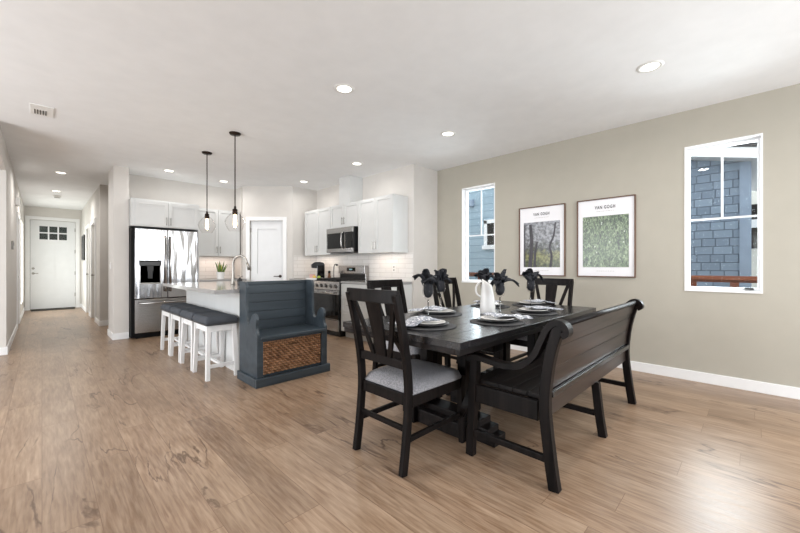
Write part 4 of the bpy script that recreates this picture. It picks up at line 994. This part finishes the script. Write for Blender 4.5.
for i, (x, y, rz, lb) in enumerate([
    (1.69, 1.575, 0, 'dark dining chair with grey tweed seat at the near left end of the table'),
    (2.355, 2.20, -PI / 2, 'dark dining chair on the far side of the table nearest the kitchen range'),
    (3.28, 2.20, -PI / 2, 'dark dining chair on the far side of the table, below the far window'),
    (3.60, 1.57, PI, 'dark dining chair at the far right end of the table below the posters')]):
    q = ch if i == 0 else copy_tree(ch)
    q.location = (x, y, 0); q.rotation_euler = (0, 0, rz); q['label'] = lb

# ================================================================== DINING BENCH
LB = 1.64
t = thing('dining_bench', 'long dark espresso bench with scroll arms and plank back beside the table', 'bench', (1.86, 0, 0))
E_ = M['espresso']
def ypost(z):  # rear post centre line
    pts = [(0.0, 0.725), (0.15, 0.748), (0.40, 0.775), (0.55, 0.768), (0.70, 0.745), (0.86, 0.70)]
    for (za, ya), (zb, yb) in zip(pts, pts[1:]):
        if z <= zb: return ya + (yb - ya) * (z - za) / (zb - za)
    return pts[-1][1]
for i, x in enumerate((0.0, LB / 2, LB)):
    if i != 1:
        pth = curve([(x, ypost(z), z) for z in (0, 0.15, 0.40, 0.55, 0.70, 0.86)], 4)
        obj('back_leg', sweep(NB(), pth, 0.045, 0.055, (1, 0, 0)), E_, t, bev=0.004)
        pth = curve([(x, 1.235, 0), (x, 1.225, 0.2), (x, 1.21, 0.45), (x, 1.20, 0.59)], 4)
        obj('front_leg', sweep(NB(), pth, 0.045, 0.05, (1, 0, 0)), E_, t, bev=0.004)
        # scroll arm
        pth = curve([(x, 1.25, 0.585), (x, 1.19, 0.607), (x, 1.10, 0.600), (x, 1.0, 0.592), (x, 0.90, 0.615), (x, 0.83, 0.68), (x, 0.79, 0.765), (x, 0.755, 0.835), (x, 0.715, 0.866), (x, 0.675, 0.855), (x, 0.662, 0.82), (x, 0.685, 0.80)], 6)
        obj('arm', sweep(NB(), pth, 0.06, 0.032, (1, 0, 0)), E_, t, bev=0.006)
    else:
        pth = curve([(x, ypost(z), z) for z in (0, 0.15, 0.36)], 4)
        obj('back_leg', sweep(NB(), pth, 0.045, 0.05, (1, 0, 0)), E_, t, bev=0.004)
        obj('front_leg', sweep(NB(), [(x, 1.225, 0), (x, 1.21, 0.36)], 0.045, 0.045, (1, 0, 0)), E_, t, bev=0.004)
    obj('side_stretcher', box(x - 0.014, x + 0.014, 0.775, 1.205, 0.13, 0.165), E_, t, bev=0.003)
obj('end_apron', box(-0.014, 0.014, 0.81, 1.19, 0.335, 0.44), E_, t, bev=0.003)
obj('end_apron', box(LB - 0.014, LB + 0.014, 0.81, 1.19, 0.335, 0.44), E_, t, bev=0.003)
obj('front_apron', box(0.022, LB - 0.022, 1.185, 1.21, 0.36, 0.44), M['espx'], t, bev=0.003)
obj('back_apron', box(0.022, LB - 0.022, 0.77, 0.795, 0.355, 0.462), M['benchback'], t, bev=0.005)
bm = NB()
for k in range(5): y0 = 0.80 + k * 0.086; bx(bm, 0.024, LB - 0.024, y0 + 0.001, y0 + 0.085, 0.441, 0.465)
obj('seat_planks', bm, M['espx'], t, bev=0.002)
bm = NB(); zs_ = [0.500, 0.615, 0.73, 0.845]
for a, b in zip(zs_, zs_[1:]):
    off = 0.006
    v = []
    for z in (a + 0.001, b - 0.001):
        yc = ypost(z) + off
        v.append((yc - 0.011, z)); v.append((yc + 0.011, z))
    prism(bm, [v[0], v[1], v[3], v[2]], 0.022, LB - 0.022, 'YZ')
obj('back_planks', bm, M['benchback'], t, bev=0.0015)
obj('top_rail', tube(NB(), [(0.02, ypost(0.86) + 0.004, 0.852), (LB - 0.02, ypost(0.86) + 0.004, 0.852)], 0.018, 12), E_, t, smooth=True)
obj('lower_back_rail', box(0.022, LB - 0.022, 0.742, 0.80, 0.466, 0.498), M['tabletop'], t, bev=0.005)

# ================================================================== TABLE SETTINGS
def napkin_mesh(seed, L=0.30, Wd=0.17):
    bm = NB(); nx, ny = 24, 14; g = {}; rnd = random.Random(seed); ph = rnd.random() * 6
    for i in range(nx + 1):
        for j in range(ny + 1):
            x = (i / nx) * L - 0.05; y = (j / ny - 0.5) * (Wd + 0.02 * math.sin(i * 0.5 + ph))
            r = math.hypot(x, y)
            zt = 0.036 if r < 0.112 else 0.036 - (r - 0.112) / 0.05 * 0.020 if r < 0.155 else 0.016
            z = zt + 0.006 + 0.014 * (0.5 + 0.5 * math.sin(y * 70 + ph + x * 12)) * (0.5 + 0.5 * math.sin(x * 25 + ph)) + 0.004 * noise.noise(Vector((x * 30, y * 30, seed)))
            g[i, j] = bm.verts.new((x, y, z))
    for i in range(nx):
        for j in range(ny): bm.faces.new((g[i, j], g[i + 1, j], g[i + 1, j + 1], g[i, j + 1]))
    return bm
desc = ['at the near left end of the table', 'on the far table side nearest the kitchen', 'on the bench side nearest the white pitcher', 'on the far side behind the pitcher', 'on the bench side toward the right end', 'at the far right end of the table']
sets = [(1.80, 1.53, PI * 0.87), (2.32, 1.85, 1.9), (2.27, 1.29, -0.35), (3.12, 1.85, 0.9), (2.95, 1.33, -0.4), (3.50, 1.60, -0.5)]
first = {}
def inst(key, maker, loc, rz, label):
    if key not in first: first[key] = maker(); q = first[key]
    else: q = copy_tree(first[key])
    q.location = loc; q.rotation_euler = (0, 0, rz); q['label'] = label; return q
def mk_mat():
    o = obj('placemat', lathe(NB(), [(0, 0.0015), (0, 0.005), (0.18, 0.005), (0.188, 0.003), (0.188, 0.0005), (0.18, 0.0), (0.0, 0.0)], 48, wob=lambda a, z: 0.012 * math.sin(a * 24)), M['placemat']); return tag(o, None, 'placemat', 'dark woven placemats')
def mk_dp():
    o = obj('dinner_plate', lathe(NB(), [(0, 0.0), (0.07, 0.0), (0.09, 0.004), (0.134, 0.014), (0.138, 0.017), (0.134, 0.018), (0.09, 0.009), (0, 0.006)], 48), M['darkchina'], smooth=True); return tag(o, None, 'plate', 'charcoal dinner plates')
def mk_sp():
    o = obj('salad_plate', lathe(NB(), [(0, 0.0), (0.06, 0.0), (0.075, 0.004), (0.112, 0.012), (0.117, 0.015), (0.112, 0.017), (0.075, 0.009), (0, 0.006)], 48, wob=lambda a, z: 0.025 * math.sin(a * 9) if z > 0.01 else 0), M['china'], smooth=True); return tag(o, None, 'plate', 'off-white scalloped salad plates')
for i, (x, y, rz) in enumerate(sets):
    inst('m', mk_mat, (x, y, TZ + 0.0006), 0, 'dark round woven placemat ' + desc[i])
    inst('d', mk_dp, (x, y, TZ + 0.0062), 0, 'charcoal dinner plate ' + desc[i])
    inst('s', mk_sp, (x, y, TZ + 0.0160), 0.3 * i, 'off-white scalloped salad plate ' + desc[i])
    o = obj('patterned_napkin', napkin_mesh(i + 1), M['floral'], solid=0.005, smooth=True, loc=(x, y, TZ + 0.0015), rot=(0, 0, rz))
    tag(o, 'folded white and grey floral napkin ' + desc[i], 'napkin', 'floral napkins on the plates')

def petal(bm, a, L, Wd, rise, droop, z0, twist=0.0, r0=0.006):
    d = Vector((math.cos(a), math.sin(a), 0)); s = Vector((-math.sin(a), math.cos(a), 0)); n, mth = 12, 8; g = {}
    for i in range(n + 1):
        u = i / n; c = d * (r0 + L * u) + Vector((0, 0, z0 + rise * math.sin(min(1, u * 1.25) * PI / 2) - droop * u ** 2.6))
        wd = Wd * (math.sin(PI * min(1, 0.12 + u * 0.88)) ** 0.7 + 0.05)
        for j in range(mth + 1):
            v = j / mth * 2 - 1
            fold = 0.35 * Wd * abs(v) ** 1.5 * math.cos(u * 2.2) + 0.005 * math.sin(v * 7 + a * 3 + u * 5)
            g[i, j] = bm.verts.new(c + s * wd * v * (1 - 0.25 * u) + Vector((0, 0, fold + twist * v * u * Wd)) + d * 0.010 * math.sin(v * 4 + a))
    for i in range(n):
        for j in range(mth): bm.faces.new((g[i, j], g[i + 1, j], g[i + 1, j + 1], g[i, j + 1]))
def wineglass():
    t = thing('wine_glass', 'x', 'wine glass', (0, 0, 0), 0, 'wine glasses stuffed with black napkins')
    obj('bowl', lathe(NB(), [(p.x, p.z) for p in curve([(0.004, 0, 0.15), (0.024, 0, 0.160), (0.040, 0, 0.188), (0.042, 0, 0.218), (0.037, 0, 0.258)], 4)], 28), M['thin'], t, smooth=True)
    obj('stem', lathe(NB(), [(0.0, 0.15), (0.0045, 0.15), (0.0035, 0.07), (0.0045, 0.01), (0.012, 0.004), (0.036, 0.0015), (0.036, 0.0), (0, 0)], 24), M['glass'], t, smooth=True)
    return t
wg = wineglass()
gpos = [(1.985, 1.685, 0.3, 'at the near left end of the table', [(2.3, .085, .035, .085, .02), (3.4, .06, .03, .05, .03), (4.6, .05, .03, .06, 0), (5.9, .06, .035, .05, .06), (1.0, .04, .03, .07, 0)]),
        (2.50, 1.975, 1.0, 'second from the left', [(0.4, .06, .035, .07, .04), (1.7, .05, .035, .10, 0), (2.9, .06, .03, .07, .02), (4.3, .04, .03, .11, 0), (5.3, .07, .03, .05, .05)]),
        (2.545, 1.42, 2.1, 'directly right of the white pitcher', [(5.6, .12, .036, .05, .055), (2.0, .05, .035, .05, .05), (3.3, .05, .035, .05, .06), (4.2, .05, .03, .06, 0), (0.8, .06, .03, .06, .03)]),
        (2.925, 1.79, 0.8, 'behind the white pitcher', [(2.4, .07, .05, .08, .02), (3.8, .06, .045, .08, .03), (0.9, .05, .04, .09, 0), (5.4, .06, .04, .07, .03), (1.6, .05, .04, .08, .02)]),
        (3.22, 1.48, 0.2, 'rightmost on the table', [(2.5, .06, .05, .10, .03), (3.7, .06, .045, .08, .06), (5.4, .08, .05, .09, .07), (0.6, .06, .05, .09, .03), (4.5, .05, .05, .09, .02)])]
for i, (x, y, rz, ds, pet) in enumerate(gpos):
    q = wg if i == 0 else copy_tree(wg)
    q.location = (x, y, TZ + 0.001); q['label'] = 'stemmed wine glass ' + ds
    bm = NB()
    lathe(bm, [(0.004, 0.164), (0.02, 0.170), (0.034, 0.192), (0.036, 0.218), (0.032, 0.258), (0.014, 0.285)], 20, wob=lambda a, z: 0.10 * math.sin(a * 5 + z * 60) - 0.08)
    pet = pet + [(rz + 0.5, .035, .036, .085, 0.0), (rz + 2.7, .03, .034, .11, 0.0), (rz + 4.4, .045, .036, .07, .015)]
    for (a, L, Wd, rise, droop) in pet: petal(bm, a, L * 1.2, Wd * 1.5, rise * 1.05, droop * 0.9, 0.248, 0.25)
    o = obj('black_napkin', bm, M['blackcloth'], solid=0.003, smooth=True, loc=(x, y, TZ + 0.002))
    tag(o, 'black cloth napkin blooming from the wine glass ' + ds, 'napkin', 'black napkins in the glasses')

# pitcher
t = thing('ceramic_pitcher', 'tall white ceramic pitcher with loop handle in the middle of the table', 'pitcher', (2.62, 1.575, TZ + 0.001), math.radians(135)); t.scale = (1.12, 1.12, 1.1)
bm = NB(); seg = 36; pr = [(0.0, 0.0), (0.052, 0.0), (0.056, 0.008), (0.054, 0.05), (0.048, 0.11), (0.040, 0.16), (0.033, 0.195), (0.028, 0.215)]
rings = []
for k, (r, z) in enumerate(pr):
    if r == 0: rings.append([bm.verts.new((0, 0, 0))]); continue
    ring = []
    for j in range(seg):
        a = 2 * PI * j / seg; zz = z
        f = (z / 0.215) ** 3
        # rim slants up towards the spout side (+x), as a leaf-like lip
        zz += f * 0.045 * (0.5 + 0.5 * math.cos(a)) ** 1.5
        rr = r + f * 0.012 * (0.5 + 0.5 * math.cos(a)) ** 3
        ring.append(bm.verts.new((rr * math.cos(a), rr * math.sin(a), zz)))
    rings.append(ring)
for a, b in zip(rings, rings[1:]):
    for j in range(seg):
        k = (j + 1) % seg
        if len(a) == 1: bm.faces.new((a[0], b[k], b[j]))
        else: bm.faces.new((a[j], a[k], b[k], b[j]))
obj('body', bm, M['ceramic'], t, smooth=True, solid=0.004)
obj('handle', tube(NB(), curve([(0.02, 0.0, 0.235), (0.055, 0, 0.24), (0.085, 0, 0.20), (0.08, 0, 0.15), (0.047, 0, 0.125)], 6), 0.007, 10), M['ceramic'], t, smooth=True)

# ================================================================== WALL ITEMS
def text_mesh(body, size, sp=1.0):
    cu = bpy.data.curves.new('lettering', 'FONT'); cu.body = body; cu.size = size; cu.align_x = 'CENTER'; cu.align_y = 'CENTER'; cu.extrude = 0.0006; cu.offset = 0.0012; cu.space_character = sp
    o = bpy.data.objects.new('tmp', cu); C.objects.link(o); bpy.context.view_layer.update()
    dg = bpy.context.evaluated_depsgraph_get(); me = bpy.data.meshes.new_from_object(o.evaluated_get(dg)); bpy.data.objects.remove(o)
    return me
def poster(y0, y1, z0, z1, art, label):
    # local: x along wall (to the right in view), z up, front at -y
    wd, ht = y1 - y0, z1 - z0
    t = thing('framed_poster', label, 'picture', (XR - 0.001, y1, z0), -PI / 2, 'framed posters on the greige wall')
    fr = 0.012; bm = NB()
    bx(bm, 0, fr, -0.025, 0, 0, ht); bx(bm, wd - fr, wd, -0.025, 0, 0, ht); bx(bm, fr, wd - fr, -0.025, 0, 0, fr); bx(bm, fr, wd - fr, -0.025, 0, ht - fr, ht)
    obj('frame', bm, M['walnut'], t, bev=0.0015)
    pp = obj('poster_sheet', box(fr, wd - fr, -0.010, -0.002, fr, ht - fr), M['paper'], t)
    ax0, ax1, az0, az1 = 0.065, wd - 0.065, 0.115, ht - 0.205
    a = obj('print_image', box(0, ax1 - ax0, -0.0015, 0, 0, az1 - az0), M[art], t, loc=(ax0, -0.0105, az0))
    if art == 'art_trees':
        bm = NB()
        for p, r0 in (([(0.36, 0, 0.0), (0.375, 0, 0.15), (0.35, 0, 0.27), (0.40, 0, 0.40), (0.425, 0, 0.575)], 0.016), ([(0.09, 0, 0.0), (0.11, 0, 0.3), (0.10, 0, 0.5), (0.09, 0, 0.57)], 0.028), ([(0.15, 0, 0.0), (0.16, 0, 0.2), (0.19, 0, 0.34)], 0.018), ([(0.012, 0, 0.0), (0.014, 0, 0.3), (0.012, 0, 0.57)], 0.012)):
            sweep(bm, [Vector((v.x, -0.0022, v.z)) for v in curve(p, 5)], 0.001, r0 * 2, (0, 1, 0), 0.6)
        for v in bm.verts: v.co.x = min(max(v.co.x, 0.001), ax1 - ax0 - 0.001)
        obj('print_trunks', bm, M['trunkink'], a)
    for body, size, zc in (('VAN GOGH', 0.052, ht - 0.105), ('subtitle', 0.014, ht - 0.15), ('caption line', 0.014, 0.07)):
        if size < 0.02:
            # too small to read in the photo: fine grey dashes stand for the printed line
            bm = NB(); rnd = random.Random(len(body)); xx = -0.09
            while xx < 0.09:
                l_ = 0.008 + rnd.random() * 0.016; bx(bm, wd / 2 + xx, wd / 2 + min(xx + l_, 0.095), -0.0112, -0.0101, zc - 0.002, zc + 0.002); xx += l_ + 0.006
            obj('fine_print', bm, M['thermo'], t); continue
        me = text_mesh(body, size, 1.25); me.materials.append(M['ink'])
        o = bpy.data.objects.new('lettering', me); C.objects.link(o); o.parent = t; o.location = (wd / 2, -0.0108, zc); o.rotation_euler = (PI / 2, 0, 0); o.scale = (0.66, 1, 1)
poster(1.676, 2.286, 1.029, 1.947, 'art_trees', 'framed poster of dark tree trunks in a woodland, left of the pair')
poster(0.926, 1.536, 1.03, 1.95, 'art_grass', 'framed poster of green meadow grass, right of the pair')

t = thing('thermostat', 'small grey thermostat on the hallway left wall', 'thermostat', (XL, 8.08, 1.48), PI / 2)
obj('body', box(-0.06, 0.06, -0.025, -0.0005, -0.065, 0.065), M['thermo'], t, bev=0.004); obj('screen', box(-0.035, 0.035, -0.027, -0.025, -0.01, 0.04), M['dsteel'], t)
t = thing('door_chime', 'white boxy wall sensor high on the hallway left wall', 'wall sensor', (XL, 9.25, 2.30), PI / 2)
obj('body', box(-0.10, 0.10, -0.055, -0.0005, -0.07, 0.07), M['plasticwhite'], t, bev=0.006); obj('grille', box(-0.06, 0.06, -0.058, -0.055, -0.04, 0.04), M['thermo'], t)
t = thing('light_switch', 'white light switch plate on the wall end left of the refrigerator', 'light switch', (XH, 7.42, 1.17), -PI / 2)
obj('plate', box(-0.036, 0.036, -0.006, -0.0005, -0.058, 0.058), M['plasticwhite'], t, bev=0.002); obj('rocker', box(-0.016, 0.016, -0.010, -0.006, -0.033, 0.033), M['vinyl'], t, bev=0.001)
t = thing('hall_picture', 'black rectangular frame on the hallway right wall near the front door', 'picture', (XH - 0.001, 13.0, 1.32), -PI / 2)
obj('frame', bx(bx(bx(box(0, 0.03, -0.03, 0, 0, 0.66), 0.67, 0.70, -0.03, 0, 0, 0.66), 0.03, 0.67, -0.03, 0, 0, 0.03), 0.03, 0.67, -0.03, 0, 0.63, 0.66), M['black'], t)
obj('picture_sheet', box(0.03, 0.67, -0.02, -0.005, 0.03, 0.63), M['dsteel'], t)
tag(obj('doormat', box(-0.2, 0.64, 13.14, 13.44, 0, 0.012), M['mat'], bev=0.003), 'dark thin doormat lying before the white front door', 'doormat')
